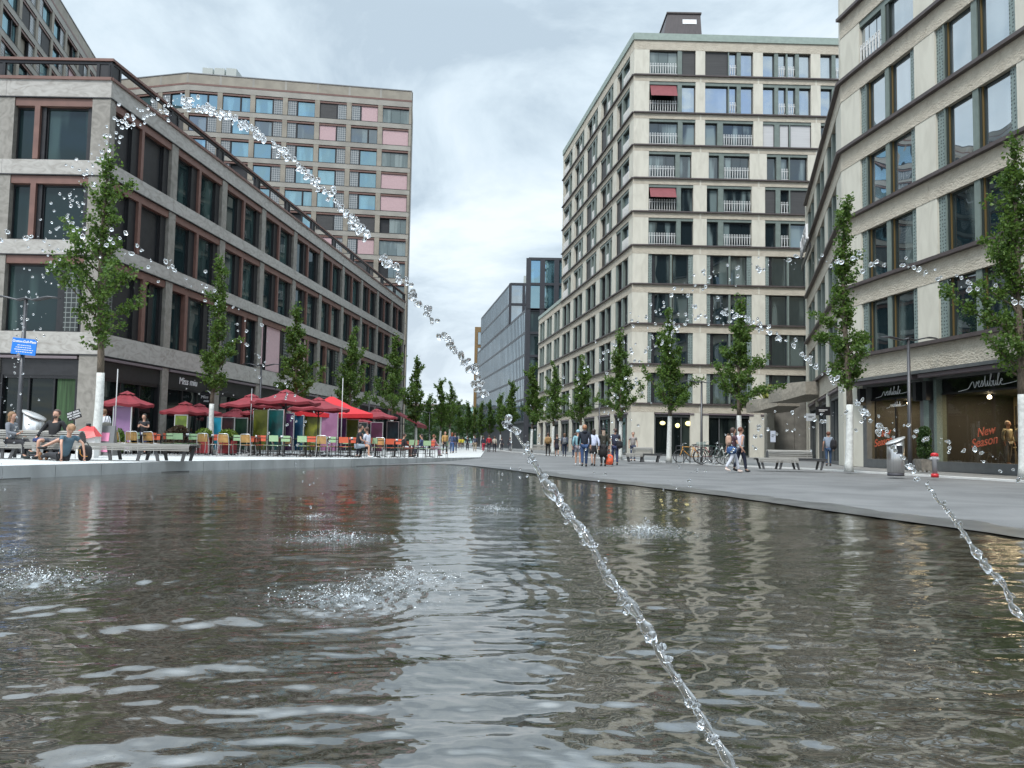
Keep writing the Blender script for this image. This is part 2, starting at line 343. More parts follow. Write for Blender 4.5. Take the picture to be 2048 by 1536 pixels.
# ---------------------------------------------------------------- water
JETS = [(0.65, 1.67, -5.03, 5.91, 8.37), (1.74, 2.13, -.61, 6.27, 6.19), (4.55, 3.12, -3.24, 5.43, 7.19), (-2.44, .61, .06, 6.82, 6.49), (3.38, 3.16, -1.87, 5.86, 4.8)]
SPL = [(-1.71, 7.6, 1.0), (1.5, 8.6, 1.1), (-.97, 4.75, .9), (-3.15, 5.15, .9), (-.72, 5.45, .75), (-.2, 11.1, .7), (-4.3, 6.3, .7), (1.55, 8.9, .6), (-2.4, 9.6, .5)]
def make_water():
    ny, nx = 760, 680
    pyv = np.concatenate([np.linspace(2080, 960, 650), np.linspace(958, 906, 110)])
    Yd = (H * FPX / (pyv - 887)); ys = np.concatenate([[-1.5], Yd]);
    uu = np.linspace(-1, 1, nx)
    Xg = np.outer(np.maximum(ys, 1.2) * .72 + 3.0, uu); Yg = np.repeat(ys[:, None], nx, 1)
    FM = np.zeros_like(Xg); Z = np.zeros_like(Xg); rng = np.random.default_rng(3)
    dist = np.hypot(Xg, Yg)
    for i in range(46):
        lam = .085 * (1.105 ** (i % 23)) * rng.uniform(.9, 1.1); k_ = 2 * math.pi / lam
        th = math.pi / 2 + .16 + rng.normal(0, .26); ph = rng.uniform(0, 6.28)
        amp = lam * (.0047 if lam < .32 else .0036) * rng.uniform(.4, 1.4)
        cell = 2.1 * dist ** 2 / (H * FPX)
        fade = np.clip(lam / np.maximum(cell, 1e-3) * .55 - .5, 0, 1)
        wx = .25 * np.sin(Xg * .9 + i) + .2 * np.sin(Yg * 1.3 + i * 2)
        env = .65 + .35 * np.sin(Xg * .7 + Yg * .5 + i * 1.7)
        Z += amp * fade * env * np.sin(k_ * (Xg * math.cos(th) + Yg * math.sin(th) + wx * .5) + ph)
    for (sx, sy, s) in SPL + [(1.6, 3.4, .5), (-1.0, 2.9, .16), (-.85, 3.35, .15), (2.6, 2.9, .2)]:
        r_ = np.hypot(Xg - sx, Yg - sy); lam = .17 if s > .3 else .07; k_ = 2 * math.pi / lam
        cell = 2.1 * dist ** 2 / (H * FPX); fade = np.clip(lam / np.maximum(cell, 1e-3) * .7 - .5, 0, 1)
        wob = .04 * np.sin(Xg * 7 + sy) + .04 * np.sin(Yg * 6 + sx)
        Z += (.0036 * s if s > .3 else .0009) * fade * np.exp(-r_ / (1.5 * s + .12)) * np.sin(k_ * (r_ + wob)) * (1 + .5 * np.sin(5 * np.arctan2(Yg - sy, Xg - sx)))
        if s > .3 and (sx, sy) != (1.6, 3.4): # churned water where a jet lands
            c = np.exp(-(r_ / (.42 * s)) ** 2)
            FM += np.exp(-(np.hypot((Xg - sx) / 1.35, Yg - sy) / (.36 * s)) ** 2) * (.9 if s > .6 else .6); Z += c * .016 * s * (np.sin(Xg * 41 + 3 * np.sin(Yg * 37)) * np.sin(Yg * 47 + 2 * np.sin(Xg * 29)))
    # outside the pool the sheet dips below ground
    P = np.array(pool_s); 
    def inside(x, y):
        c = np.zeros_like(x, bool); j = len(P) - 1
        for i in range(len(P)):
            xi, yi, xj, yj = *P[i], *P[j]
            cond = ((yi > y) != (yj > y)) & (x < (xj - xi) * (y - yi) / (yj - yi + 1e-12) + xi); c ^= cond; j = i
        return c
    ins = inside(Xg, Yg)
    rows, cols = Xg.shape; idx = np.arange(rows * cols).reshape(rows, cols)
    keep = ins.copy(); 
    for dy in (-1, 0, 1):
        for dx in (-1, 0, 1): keep |= np.roll(np.roll(ins, dy, 0), dx, 1)
    q = np.stack([idx[:-1, :-1], idx[:-1, 1:], idx[1:, 1:], idx[1:, :-1]], -1).reshape(-1, 4)
    kf = (keep[:-1, :-1] & keep[1:, 1:]).reshape(-1); q = q[kf]
    used = np.unique(q); remap = -np.ones(rows * cols, int); remap[used] = np.arange(len(used))
    V = np.stack([Xg, Yg, Z - .014], -1).reshape(-1, 3)[used]
    me = bpy.data.meshes.new('pool_water'); me.from_pydata(V.tolist(), [], remap[q].tolist()); me.polygons.foreach_set('use_smooth', [True] * len(q)); me.update()
    fa = me.attributes.new('foam', 'FLOAT', 'POINT'); fa.data.foreach_set('value', np.clip(FM, 0, 1).reshape(-1)[used].astype(np.float32)); return me
m = bpy.data.materials.new('pool_water'); m.use_nodes = True; t = m.node_tree; b = t.nodes['Principled BSDF']
c = t.nodes.new('ShaderNodeTexCoord')
def tn(sc, det, stretch=(1, 1, 1), dist=0.0):
    mp_ = t.nodes.new('ShaderNodeMapping'); mp_.inputs['Scale'].default_value = stretch; t.links.new(c.outputs['Object'], mp_.inputs[0])
    n_ = t.nodes.new('ShaderNodeTexNoise'); n_.inputs['Scale'].default_value = sc; n_.inputs['Detail'].default_value = det; n_.inputs['Distortion'].default_value = dist
    t.links.new(mp_.outputs[0], n_.inputs[0]); return n_.outputs[0]
r1 = t.nodes.new('ShaderNodeValToRGB'); t.links.new(tn(.9, 12, (1, 1, 1)), r1.inputs[0]); e = r1.color_ramp.elements
e[0].position = .38; e[0].color = (.024, .0235, .016, 1); e[1].position = .62; e[1].color = (.050, .043, .034, 1)
r2 = t.nodes.new('ShaderNodeValToRGB'); t.links.new(tn(34, 4, (1, .6, 1)), r2.inputs[0]); r2.color_ramp.elements[0].position = .3; r2.color_ramp.elements[0].color = (.62, .62, .62, 1); r2.color_ramp.elements[1].position = .72; r2.color_ramp.elements[1].color = (1.4, 1.4, 1.35, 1)
mm = t.nodes.new('ShaderNodeMixRGB'); mm.blend_type = 'MULTIPLY'; mm.inputs[0].default_value = 1; t.links.new(r1.outputs[0], mm.inputs[1]); t.links.new(r2.outputs[0], mm.inputs[2])
at_ = t.nodes.new('ShaderNodeAttribute'); at_.attribute_name = 'foam'
ff = mth('MULTIPLY', at_.outputs['Fac'], mth('MULTIPLY', mth('SUBTRACT', tn(30, 5, (1, 1, 1), 1.2), .44, tree=t), 4.0, clamp=True, tree=t), clamp=True, tree=t)
ff = mth('MULTIPLY', ff, .55, tree=t)
mf = t.nodes.new('ShaderNodeMixRGB'); t.links.new(ff, mf.inputs[0]); t.links.new(mm.outputs[0], mf.inputs[1]); mf.inputs[2].default_value = (.55, .60, .63, 1); t.links.new(mf.outputs[0], b.inputs['Base Color'])
t.links.new(mth('MULTIPLY_ADD', ff, .5, .008, tree=t), b.inputs['Roughness']); b.inputs['IOR'].default_value = 3.4; b.inputs['Specular IOR Level'].default_value = .5
bn = t.nodes.new('ShaderNodeBump'); bn.inputs['Distance'].default_value = .0125; sy_ = t.nodes.new('ShaderNodeSeparateXYZ'); t.links.new(c.outputs['Object'], sy_.inputs[0]); mr = t.nodes.new('ShaderNodeMapRange'); t.links.new(sy_.outputs[1], mr.inputs[0]); mr.inputs[1].default_value = 2.5; mr.inputs[2].default_value = 16; mr.inputs[3].default_value = .10; mr.inputs[4].default_value = 1.0; t.links.new(mr.outputs[0], bn.inputs['Strength'])
hsum = mth('ADD', mth('MULTIPLY', tn(4.5, 3, (.5, 1.6, 1), .5), .8, tree=t), mth('ADD', mth('MULTIPLY', tn(15, 3, (.5, 1.6, 1), .4), .45, tree=t), mth('MULTIPLY', tn(48, 2, (.6, 1.3, 1), .3), .015, tree=t), tree=t), tree=t)
t.links.new(hsum, bn.inputs['Height']); t.links.new(bn.outputs[0], b.inputs['Normal'])
me = make_water(); me.materials.append(m); wo = put('pool_water', me); wo['kind'] = 'structure'
a = MB(); a.prism(pool_s, -.11, -.10, mat('pool_bed', (.06, .05, .04), .9)); struct('pool_bed', a)
# ---------------------------------------------------------------- jets and splashes
dm = bpy.data.materials.new('clear_water'); dm.use_nodes = True; t = dm.node_tree; t.nodes.clear()
o_ = t.nodes.new('ShaderNodeOutputMaterial'); gl = t.nodes.new('ShaderNodeBsdfGlass'); gl.inputs['IOR'].default_value = 1.33; gl.inputs['Roughness'].default_value = .0
tr = t.nodes.new('ShaderNodeBsdfTranslucent'); tr.inputs[0].default_value = (.9, .95, 1, 1); mxs = t.nodes.new('ShaderNodeMixShader'); mxs.inputs[0].default_value = .05
t.links.new(gl.outputs[0], mxs.inputs[1]); t.links.new(tr.outputs[0], mxs.inputs[2]); t.links.new(mxs.outputs[0], o_.inputs[0]); WATER = dm
foam = mat('foam', (.80, .84, .86), .2, spec=.8)
def blob(mb, c, r_, rnd, sub=1, str_=(1, 1, 1)):
    nu, nv = (10, 7) if sub else (6, 4)
    o0 = len(mb.v); mb.ball((0, 0, 0), 1, WATER, nu, nv)
    sx = rnd.uniform(0, 99); q = Vector((rnd.gauss(0, 1), rnd.gauss(0, 1), rnd.gauss(0, 1))).normalized()
    rot = q.to_track_quat('Z', 'Y').to_matrix()
    for i in range(o0, len(mb.v)):
        v = Vector(mb.v[i]); k_ = 1 + .38 * noise.noise(v * 1.1 + Vector((sx, 0, 0)))
        v = Vector((v.x * str_[0], v.y * str_[1], v.z * str_[2])) * k_; v = rot @ v
        mb.v[i] = tuple(Vector(c) + v * r_)
JL = ['nearest jet rising from the bottom edge and arching far over to the left', 'right-hand arcing jet entering low at the right edge and peaking before the pale tower',
      'highest and farthest spray arc crossing the shop building on the right', 'left arcing jet entering at the left edge and falling before the red parasols', 'low short jet arcing over the right bench and bin']
for j, (x0, y0, vx, vy, vz) in enumerate(JETS):
    rnd = random.Random(11 + j); mb = MB(); Tt = vz / 4.905
    P3 = lambda t_: Vector((x0 + vx * t_, y0 + vy * t_, vz * t_ - 4.905 * t_ * t_))
    coh, coh2 = [(.075, .34), (.12, .40), (.03, .10), (.03, .10), (.03, .12)][j]   # unbroken stream, then clumps, then drops
    base = [.0125, .0105, .0150, .0120, .0125][j]
    pts = []; rads = []; t_ = .0; ph = rnd.uniform(0, 6)
    while t_ < coh * Tt:
        p = P3(t_); s_ = t_ / (coh * Tt); sp = .006 + .012 * s_
        p += Vector((noise.noise((t_ * 75, ph, 0)), noise.noise((t_ * 75, ph, 7)), noise.noise((t_ * 75, ph, 14)))) * sp * 1.5
        pts.append(p); rads.append(base * (.50 + 1.35 * abs(noise.noise((t_ * 130, ph, 3))) + .5 * abs(noise.noise((t_ * 310, ph, 5)))) * (1 - .7 * max(0, s_ - .85) / .15)); t_ += .0007
    mb.tube(pts, rads, WATER, 9)
    nk = int([200, 85, 10, 10, 10][j]); f_ = 0.0
    for i in range(nk):     # lumps riding on the stream, then strings of merged drops
        u_ = (i + rnd.random()) / nk; fr_ = .004 + (coh2 - .004) * u_ ** 1.25
        gapped = fr_ > coh and (math.sin(fr_ * 210 + j) + .6 * math.sin(fr_ * 517)) < -.55 - .4 * (1 - u_)
        if gapped: continue
        c_ = P3(fr_ * Tt); dv = (P3(fr_ * Tt + .004) - c_).normalized(); k_ = 1 if fr_ < coh else rnd.randint(2, 3)
        for q in range(k_):
            r_ = base * rnd.uniform(.5, 1.1) * (.85 if fr_ < coh else .95); sc_ = .008 + .022 * u_
            blob(mb, c_ + dv * rnd.uniform(-1.3, 1.3) * r_ * 2 + Vector((rnd.gauss(0, 1), rnd.gauss(0, 1), rnd.gauss(0, 1))) * sc_ * .55, r_, rnd, 1, (1, 1, rnd.uniform(1.0, 1.9)))
    n_ = [300, 190, 230, 165, 150][j]
    for i in range(n_):
        fr_ = coh2 * .9 + (1 - coh2 * .9) * (i + rnd.random()) / n_
        fr_ = fr_ + .006 * math.sin(fr_ * 160 + j)      # drops travel in clumps
        if fr_ > .995: continue
        p = P3(fr_ * Tt); spr = .022 + .15 * max(0, fr_ - .2) ** 1.6 * (1 if rnd.random() < .8 else 2.4)
        p += Vector((rnd.gauss(0, 1), rnd.gauss(0, 1), rnd.gauss(0, 1))) * spr
        if p.z < .005: continue
        r_ = base * rnd.uniform(.45, 1.25) * (.35 if rnd.random() < .28 else 1)
        blob(mb, p, r_, rnd, 1 if r_ > .006 else 0, (1, 1, rnd.uniform(.9, 1.5)))
    o_ = mb.build('water_jet'); tag(o_, JL[j], 'water jet', 'fountain jets over the pool')
SPLL = ['small white splash in front of the red parasol reflections', 'wide low splash right of the bright sky reflection', 'broad churned splash at the left border of the bright reflection', 'bright splash by the left edge of the pool', 'pointed splash just right of the broad churned one',
        'faint far splash near the asphalt tip of the pool', 'faint splash patch at the far left behind the bright left splash', 'tiny far splash under the low jet', 'small far splash under the left jet']
for j, (sx, sy, s) in enumerate(SPL):
    rnd = random.Random(50 + j); mb = MB()
    for i in range(int(620 * s)):
        r_ = abs(rnd.gauss(0, .26 * s)); th = rnd.uniform(0, 6.28); hgt = abs(rnd.gauss(0, .035 * s)) * math.exp(-(r_ / (.3 * s)) ** 2) * 1.6
        p = Vector((sx + r_ * math.cos(th) * 1.3, sy + r_ * math.sin(th), .0 + hgt))
        q = rnd.uniform(.0012, .0036) * (1.5 if rnd.random() < .12 else 1)
        if i % 2: mb.ball(p, (q * 1.3, q, q * .7), foam, 6, 4)
        else: blob(mb, p, q, rnd, 0)
    for i in range(int(5 * s)):  # little crown fingers
        th = rnd.uniform(0, 6.28); r_ = rnd.uniform(.02, .2) * s; b0 = Vector((sx + r_ * math.cos(th), sy + r_ * math.sin(th), -.01)); hh = rnd.uniform(.02, .065) * s
        mb.tube([b0, b0 + Vector((.01, 0, hh * .6)), b0 + Vector((.02 * math.cos(th), .02 * math.sin(th), hh))], [.009, .005, .002], foam if i % 2 else WATER, 6)
    tag(mb.build('splash'), SPLL[j], 'splash', 'splashes where the jets land')
# ---------------------------------------------------------------- far hills
a = MB(); hm = mat('far_hill', (.10, .16, .15), .9, var=.3, vscale=6, coord='Generated')
pts = []; nh = 80
for i in range(nh + 1):
    x_ = -2600 + 4600 * i / nh; pts.append((x_, 150 + 60 * noise.noise((x_ * .0011, 3, 0)) + 25 * noise.noise((x_ * .004, 9, 0))))
vs_ = []
for x_, z_ in pts: vs_ += [(x_, 2500, -.2), (x_, 2700, z_ * .6), (x_, 3000, z_), (x_, 3600, -.2)]
a.add(vs_, [(4 * i + k_, 4 * i + 4 + k_, 4 * i + 5 + k_, 4 * i + 1 + k_) for i in range(nh) for k_ in range(3)], hm, smooth=True)
struct('hills', a)
# ---------------------------------------------------------------- buildings
WC = {}
def frame(o, t):
    t = Vector((t[0], t[1], 0)).normalized(); i = Vector((-t.y, t.x, 0))   # x along, y inward, z up
    return Matrix(((t.x, i.x, 0, o[0]), (t.y, i.y, 0, o[1]), (0, 0, 1, 0), (0, 0, 0, 1)))
def railing(w, h=1.05):
    key = ('rail', round(w, 2))
    if key in WC: return WC[key]
    b = MB(); n = max(2, round(w / .24)); s = w / n
    for i in range(n):
        x0 = i * s + .03; x1 = x0 + s * .42
        for xa, xb in ((x0 + .05, x0), (x1 - .05, x1)):
            b.add([(xa - .012, -.02, 0), (xa + .012, -.02, 0), (xa + .012, .02, 0), (xa - .012, .02, 0), (xb - .012, -.02, h), (xb + .012, -.02, h), (xb + .012, .02, h), (xb - .012, .02, h)],
                  [(0, 3, 2, 1), (4, 5, 6, 7), (0, 1, 5, 4), (1, 2, 6, 5), (2, 3, 7, 6), (3, 0, 4, 7)], WHITE)
        b.box(x0 - .012, x1 + .012, -.02, .02, h, h + .03, WHITE)
    b.box(0, w, -.012, .012, h * .78, h * .78 + .03, WHITE); b.box(0, w, -.012, .012, .06, .09, WHITE)
    WC[key] = b.mesh('railing'); return WC[key]
def window(root, F, x, z, w, h, cols, lint=None, fm=DARK, gl=G_A, gl2=None, y0=.30, name='window', glrng=None):
    """cols: list of (width, type). local x along the facade, y inward"""
    Mw = F @ T(x, 0, z); rl = Matrix.Translation(-Vector(root.location)); Mw = rl @ Mw
    key = ('win', round(w, 2), round(h, 2), tuple((round(c[0], 2), c[1]) for c in cols), lint and (lint[0].name, round(lint[1], 2)), fm.name, gl.name, y0)
    if key not in WC:
        f, p, bl = MB(), MB(), MB(); H_ = h - (lint[1] if lint else 0); sc = w / sum(c[0] for c in cols)
        if lint: f.box(.003, w - .003, .06, y0 + .02, H_, h - .003, lint[0])
        f.box(.003, w - .003, .10, y0 + .12, .0, .05, fm)
        cx = 0
        for cw, ty in cols:
            a_, b_ = cx, cx + cw * sc; cx = b_
            if ty in ('pane', 'panew', 'rail', 'open', 'lit'):
                e_ = .06
                f.box(a_ + .003, a_ + e_, y0, y0 + .1, .05, H_ - .003, fm); f.box(b_ - e_, b_ - .003, y0, y0 + .1, .05, H_ - .003, fm)
                f.box(a_ + e_, b_ - e_, y0, y0 + .1, H_ - .08, H_ - .003, fm)
                if ty == 'panew': p.quad((a_ + e_, y0 + .06, .05), ((a_ + b_) / 2, y0 + .06, .05), ((a_ + b_) / 2, y0 + .06, H_ - .08), (a_ + e_, y0 + .06, H_ - .08), gl); p.quad(((a_ + b_) / 2, y0 + .065, .05), (b_ - e_, y0 + .065, .05), (b_ - e_, y0 + .065, H_ - .08), ((a_ + b_) / 2, y0 + .065, H_ - .08), gl)
                elif ty == 'open': p.quad((a_ + e_, y0 + .3, .05), (b_ - e_, y0 + .3, .05), (b_ - e_, y0 + .3, H_ - .08), (a_ + e_, y0 + .3, H_ - .08), G_S)
                else: p.quad((a_ + e_, y0 + .06, .05), (b_ - e_, y0 + .06, .05), (b_ - e_, y0 + .06, H_ - .08), (a_ + e_, y0 + .06, H_ - .08), gl)
            elif ty == 'jamb': f.box(a_ + .002, b_ - .002, y0 - .1, y0 + .1, .05, H_ - .003, fm)
            elif ty == 'gold': f.box(a_, b_, y0 - .06, y0 + .1, .05, H_ - .003, GOLD)
            elif ty == 'post': f.box(a_, b_, .05, y0 + .1, .052, H_ - .003, COPPER)
            elif ty == 'gpost': f.box(a_, b_, .05, y0 + .1, .052, H_ - .003, GREEN)
            elif ty == 'spost': f.box(a_, b_, .06, y0 + .1, .052, H_ - .003, STONE_B)
            elif ty == 'perf': f.box(a_ + .002, b_ - .002, .12, y0 + .1, .052, H_ - .003, PERF)
            elif ty == 'block': f.box(a_ + .03, b_ - .03, .16, .22, .052, H_ - .003, BLOCK); f.box(a_ + .002, b_ - .002, .22, .3, .052, H_ - .003, fm)
            elif ty == 'blockd': f.box(a_ + .03, b_ - .03, .16, .22, .052, H_ - .003, BLOCKD); f.box(a_ + .002, b_ - .002, .22, .3, .052, H_ - .003, fm)
            elif ty in ('pink', 'grey', 'white', 'pinkp', 'red'):
                mt = {'pink': PINK, 'pinkp': PINK, 'grey': GREYB, 'white': WHITEB, 'red': RED}[ty]; lo = .05 if ty != 'pinkp' else H_ * .3
                if ty == 'red':
                    bl.add([(a_ + .1, .18, H_ - .02), (b_ - .1, .18, H_ - .02), (b_ - .1, -.45, H_ * .52), (a_ + .1, -.45, H_ * .52), (a_ + .1, .15, H_ - .02), (b_ - .1, .15, H_ - .02), (b_ - .1, -.48, H_ * .52), (a_ + .1, -.48, H_ * .52)],
                           [(0, 1, 2, 3), (4, 7, 6, 5), (0, 4, 5, 1), (3, 2, 6, 7), (0, 3, 7, 4), (1, 5, 6, 2)], mt); lo = H_
                else: bl.box(a_ + .05, b_ - .05, .17, .20, lo, H_ - .02, mt)
                f.box(a_ + .003, a_ + .05, .12, y0 + .1, .05, H_ - .003, fm); f.box(b_ - .05, b_ - .003, .12, y0 + .1, .05, H_ - .003, fm)
                p.quad((a_ + .05, y0 + .06, .05), (b_ - .05, y0 + .06, .05), (b_ - .05, y0 + .06, H_), (a_ + .05, y0 + .06, H_), G_S if ty != 'pinkp' else gl)
            if ty == 'loggia' or ty == 'lrail':
                n_ = 3
                for k_ in range(n_):
                    xa, xb = a_ + (b_ - a_) * k_ / n_, a_ + (b_ - a_) * (k_ + 1) / n_
                    p.quad((xa + .015, y0 + .02 * k_, .05), (xb - .015, y0 + .02 * k_, .05), (xb - .015, y0 + .02 * k_, H_ - .08), (xa + .015, y0 + .02 * k_, H_ - .08), gl2 or gl)
                f.box(a_ + .003, b_ - .003, y0 + .1, y0 + .14, .05, H_ - .003, fm); f.box(a_ + .003, b_ - .003, y0 - .05, y0 + .1, H_ - .1, H_ - .003, fm)
        WC[key] = (f.mesh('window'), p.mesh('pane') if p.f else None, bl.mesh('blind') if bl.f else None)
    fme, pme, bme = WC[key]
    o = put(name, fme, root, Mw)
    if pme: put('pane', pme, o)
    if bme: put('blind', bme, o)
    sc = w / sum(c[0] for c in cols); cx = 0
    for cw, ty in cols:
        if ty in ('lrail', 'rail', 'red'): put('railing', railing(cw * sc - .06), o, T(cx + .03, .06, .06))
        cx += cw * sc
    return o
def rel(root, M): return Matrix.Translation(-Vector(root.location)) @ M
random.seed(5)
# ======== A: stone and copper block on the left
A0 = at(187, hor(187), 34.6); A0 = Vector((A0.x, 34.6)); tA = Vector((.1053, 1)).normalized()
rootA = thing('stone_building', 'greige stone and copper office building with shops on the left, dark railing on its roof', 'building', (A0.x, A0.y, 0))
WA = 4.5; NFA = 5
FA = frame((A0.x - WA * NFA - .35, A0.y), (1, 0)); FB = frame((A0.x, A0.y), tA); BAY = 5.6; LA = 56.2
LV = [(5.63, 9.18), (9.85, 12.9), (13.58, 16.55)]
bands = [(4.63, 5.63), (9.18, 9.85), (12.9, 13.58), (16.55, 17.36)]
wall, core, cop = MB(), MB(), MB()
lenF = WA * NFA + .35
for z0, z1 in bands:
    for i in range(NFA):
        wall.box(max(0, i * WA), (i + 1) * WA - .012 + (.35 if i == NFA - 1 else 0), 0, .5, z0, z1, STONE_A, rel(rootA, FA))
    for i in range(10):
        wall.box(i * BAY + (.0 if i else .0) + .012, (i + 1) * BAY + (.2 if i == 9 else 0), 0, .5, z0, z1, STONE_A, rel(rootA, FB))
    cop.box(0, lenF + .0, -.03, .02, z0 - .05, z0 - .003, DARK, rel(rootA, FA)); cop.box(0.02, LA, -.03, .02, z0 - .05, z0 - .003, DARK, rel(rootA, FB))
for z0, z1 in [(PZ, 4.58)] + LV:
    up = z0 > 1
    for i in range(NFA + 1):
        pw = .82
        wall.box(i * WA - pw / 2 if i < NFA else lenF - .85, i * WA + pw / 2 if i < NFA else lenF - .004, .015, .5, z0, z1 - (.055 if up else 0), STONE_A2, rel(rootA, FA))
    for i in range(11):
        pw = .62 if i else .5
        wall.box(i * BAY - pw / 2 if i else .004, i * BAY + pw / 2 if i else .32, .015, .5, z0, z1 - (.055 if up else 0), STONE_A2, rel(rootA, FB))
core.prism([(A0.x - lenF + .5, A0.y + .48), (A0.x - .3, A0.y + .48), (A0.x + tA.x * LA - .5, A0.y + tA.y * LA), (A0.x - lenF + .5, A0.y + 55)], PZ, 17.2, DARK, Matrix.Translation(-Vector(rootA.location)))
cop.box(-.0, lenF, -.07, .35, 17.36, 17.5, COPPER, rel(rootA, FA)); cop.box(.0, LA, -.07, .35, 17.36, 17.5, COPPER, rel(rootA, FB))
wall.build('wall', rootA); core.build('core', rootA); cop.build('ledge', rootA)
r_ = MB()
for F_, L_, n_ in ((FA, lenF, 4), (FB, LA, 11)):
    r_.box(0, L_ + (.05 if F_ is FA else 0), -.04, .22, 18.28, 18.40, COPPER, rel(rootA, F_))
    r_.box(0.01, L_ - .02, .03, .16, 18.15, 18.28, BLACK, rel(rootA, F_))
    for i in range(n_ + 1):
        x_ = i * L_ / n_; x_ = min(max(x_, .0), L_ - .75)
        r_.box(x_, x_ + .72, .06, .12, 17.5, 18.15, DARK, rel(rootA, F_)); r_.box(x_, x_ + .14, .02, .2, 17.5, 18.15, BLACK, rel(rootA, F_)); r_.box(x_ + .6, x_ + .72, .02, .2, 17.5, 18.15, BLACK, rel(rootA, F_))
r_.build('railing', rootA)
for fl, (z0, z1) in enumerate(LV):
    for i in range(NFA):
        x0 = i * WA + .41; ww = WA - .82 - (.1 if i == NFA - 1 else 0)
        cols = [(1.05, 'pane'), (.28, 'post'), (.25, 'jamb'), (2.2, 'pane'), (.3, 'jamb')] if fl else [(2.7, 'pane'), (.35, 'jamb'), (.85, 'blockd'), (.2, 'jamb')]
        window(rootA, FA, x0, z0, ww, z1 - z0 - .06, cols, (COPPER, .36))
    for i in range(10):
        x0 = i * BAY + .31; ww = BAY - .62
        if fl: cols = [(1.6, 'pane'), (.55, 'jamb'), (.2, 'post'), (.12, 'jamb'), (1.7, 'pane'), (.45, 'jamb')]
        elif i in (3,): cols = [(.5, 'pink'), (.3, 'jamb'), (2.1, 'pink'), (.5, 'jamb'), (.8, 'blockd')]
        elif i in (4,): cols = [(1.9, 'pink'), (.4, 'jamb'), (.6, 'pink'), (.3, 'post'), (.5, 'jamb'), (1.4, 'pane')]
        elif i % 2 == 0: cols = [(.8, 'blockd'), (1.7, 'pane'), (.5, 'jamb'), (.3, 'post'), (.7, 'pane'), (.8, 'pane'), (.2, 'jamb')]
        else: cols = [(1.4, 'pane'), (.3, 'post'), (.5, 'jamb'), (1.5, 'pane'), (.5, 'jamb'), (.8, 'blockd')]
        window(rootA, FB, x0, z0, ww, z1 - z0 - .06, cols, (COPPER, .36))
CURT = mat('green_curtain', (.035, .07, .03), .9, var=.4, vscale=4, stretch=(6, 6, .2))
def shopfront(root, F, x, w, z0, z1, fm=BLACK, gl=G_S, fascia=.9, doors=True, back=None, awn=True):
    f, p = MB(), MB(); M_ = rel(root, F)
    f.box(x, x + w, .12, .3, z1 - fascia, z1 - .16, DARK, M_)
    if awn: f.box(x + .05, x + w - .05, -.06, .2, z1 - .14, z1 - .02, mat('awning_casing', (.16, .13, .14), .4), M_)
    f.box(x, x + .14, .1, .5, z0, z1 - fascia, fm, M_); f.box(x + w - .14, x + w, .1, .5, z0, z1 - fascia, fm, M_); f.box(x + .14, x + w - .14, .1, .5, z0, z0 + .15, fm, M_)
    f.box(x + .14, x + w - .14, .14, .46, z1 - fascia - .14, z1 - fascia, fm, M_)
    for q in (.36, .68) if doors else (.5,): f.box(x + w * q - .04, x + w * q + .04, .2, .34, z0 + .15, z1 - fascia - .14, fm, M_)
    p.quad((x + .14, .3, z0 + .15), (x + w - .14, .3, z0 + .15), (x + w - .14, .3, z1 - fascia - .14), (x + .14, .3, z1 - fascia - .14), gl, M_)
    if back: f.box(x + w * back[0], x + w * back[1], .22, .27, z0 + .15, z1 - fascia - .14, CURT, M_)
    o = f.build('shopfront', root); p.build('pane', o); return o
for i in range(NFA): shopfront(rootA, FA, i * WA + .41, WA - .82 - (.1 if i == NFA - 1 else 0), PZ, 4.55, back=(.72, .95) if i % 2 == 0 else (.02, .3))
for i in range(10): shopfront(rootA, FB, i * BAY + .31, BAY - .62, PZ, 4.55)
def text(body, size, mt, parent=None, M=None, name='lettering', ext=.01, align='CENTER', shear=0.0, off=0.0):
    c = bpy.data.curves.new(name, 'FONT'); c.body = body; c.size = size; c.extrude = ext; c.align_x = align; c.align_y = 'CENTER'; c.shear = shear; c.offset = off
    o = bpy.data.objects.new(name, c); COL.objects.link(o); dg = bpy.context.evaluated_depsgraph_get(); me = bpy.data.meshes.new_from_object(o.evaluated_get(dg)); bpy.data.objects.remove(o)
    me.materials.clear(); me.materials.append(mt); return put(name, me, parent, M)
UP = Matrix.Rotation(R(90), 4, 'X')     # text plane to facade plane (reads along +x, up +z, faces -y)
SIGNW = mat('sign_white', (.75, .75, .75), .5)
text('Miss miu', .55, SIGNW, rootA, rel(rootA, FB) @ T(BAY * 1.44, .09, 4.02) @ UP, ext=.015, shear=.15)
# round hanging sign by the second bay
s_ = thing('hanging_sign', 'round black hanging sign with pale crescent and letters near the small red parasols', 'sign', tuple(Vector((A0.x, A0.y, 3.25)) + Vector((tA.x, tA.y, 0)) * BAY * 1.66 + Vector((.35, 0, 0))))
b = MB(); b.lathe([(.42, -.03), (.42, .03)], BLACK, 28, M=UP, smooth=False); b.build('disc', s_)
b = MB(); n = 16
for i in range(n):
    a0, a1 = R(-60 + 150 * i / n), R(-60 + 150 * (i + 1) / n); w0, w1 = .12 * math.sin(math.pi * i / n) + .004, .12 * math.sin(math.pi * (i + 1) / n) + .004
    b.quad((.4 * math.cos(a0), -.035, .4 * math.sin(a0)), ((.4 - w0) * math.cos(a0), -.035, (.4 - w0) * math.sin(a0)), ((.4 - w1) * math.cos(a1), -.035, (.4 - w1) * math.sin(a1)), (.4 * math.cos(a1), -.035, .4 * math.sin(a1)), SIGNW)
b.build('crescent', s_); text('Miss', .24, SIGNW, s_, T(-.1, -.045, .02) @ UP, shear=.2); text('miu', .2, SIGNW, s_, T(0, -.045, -.2) @ UP, shear=.2)
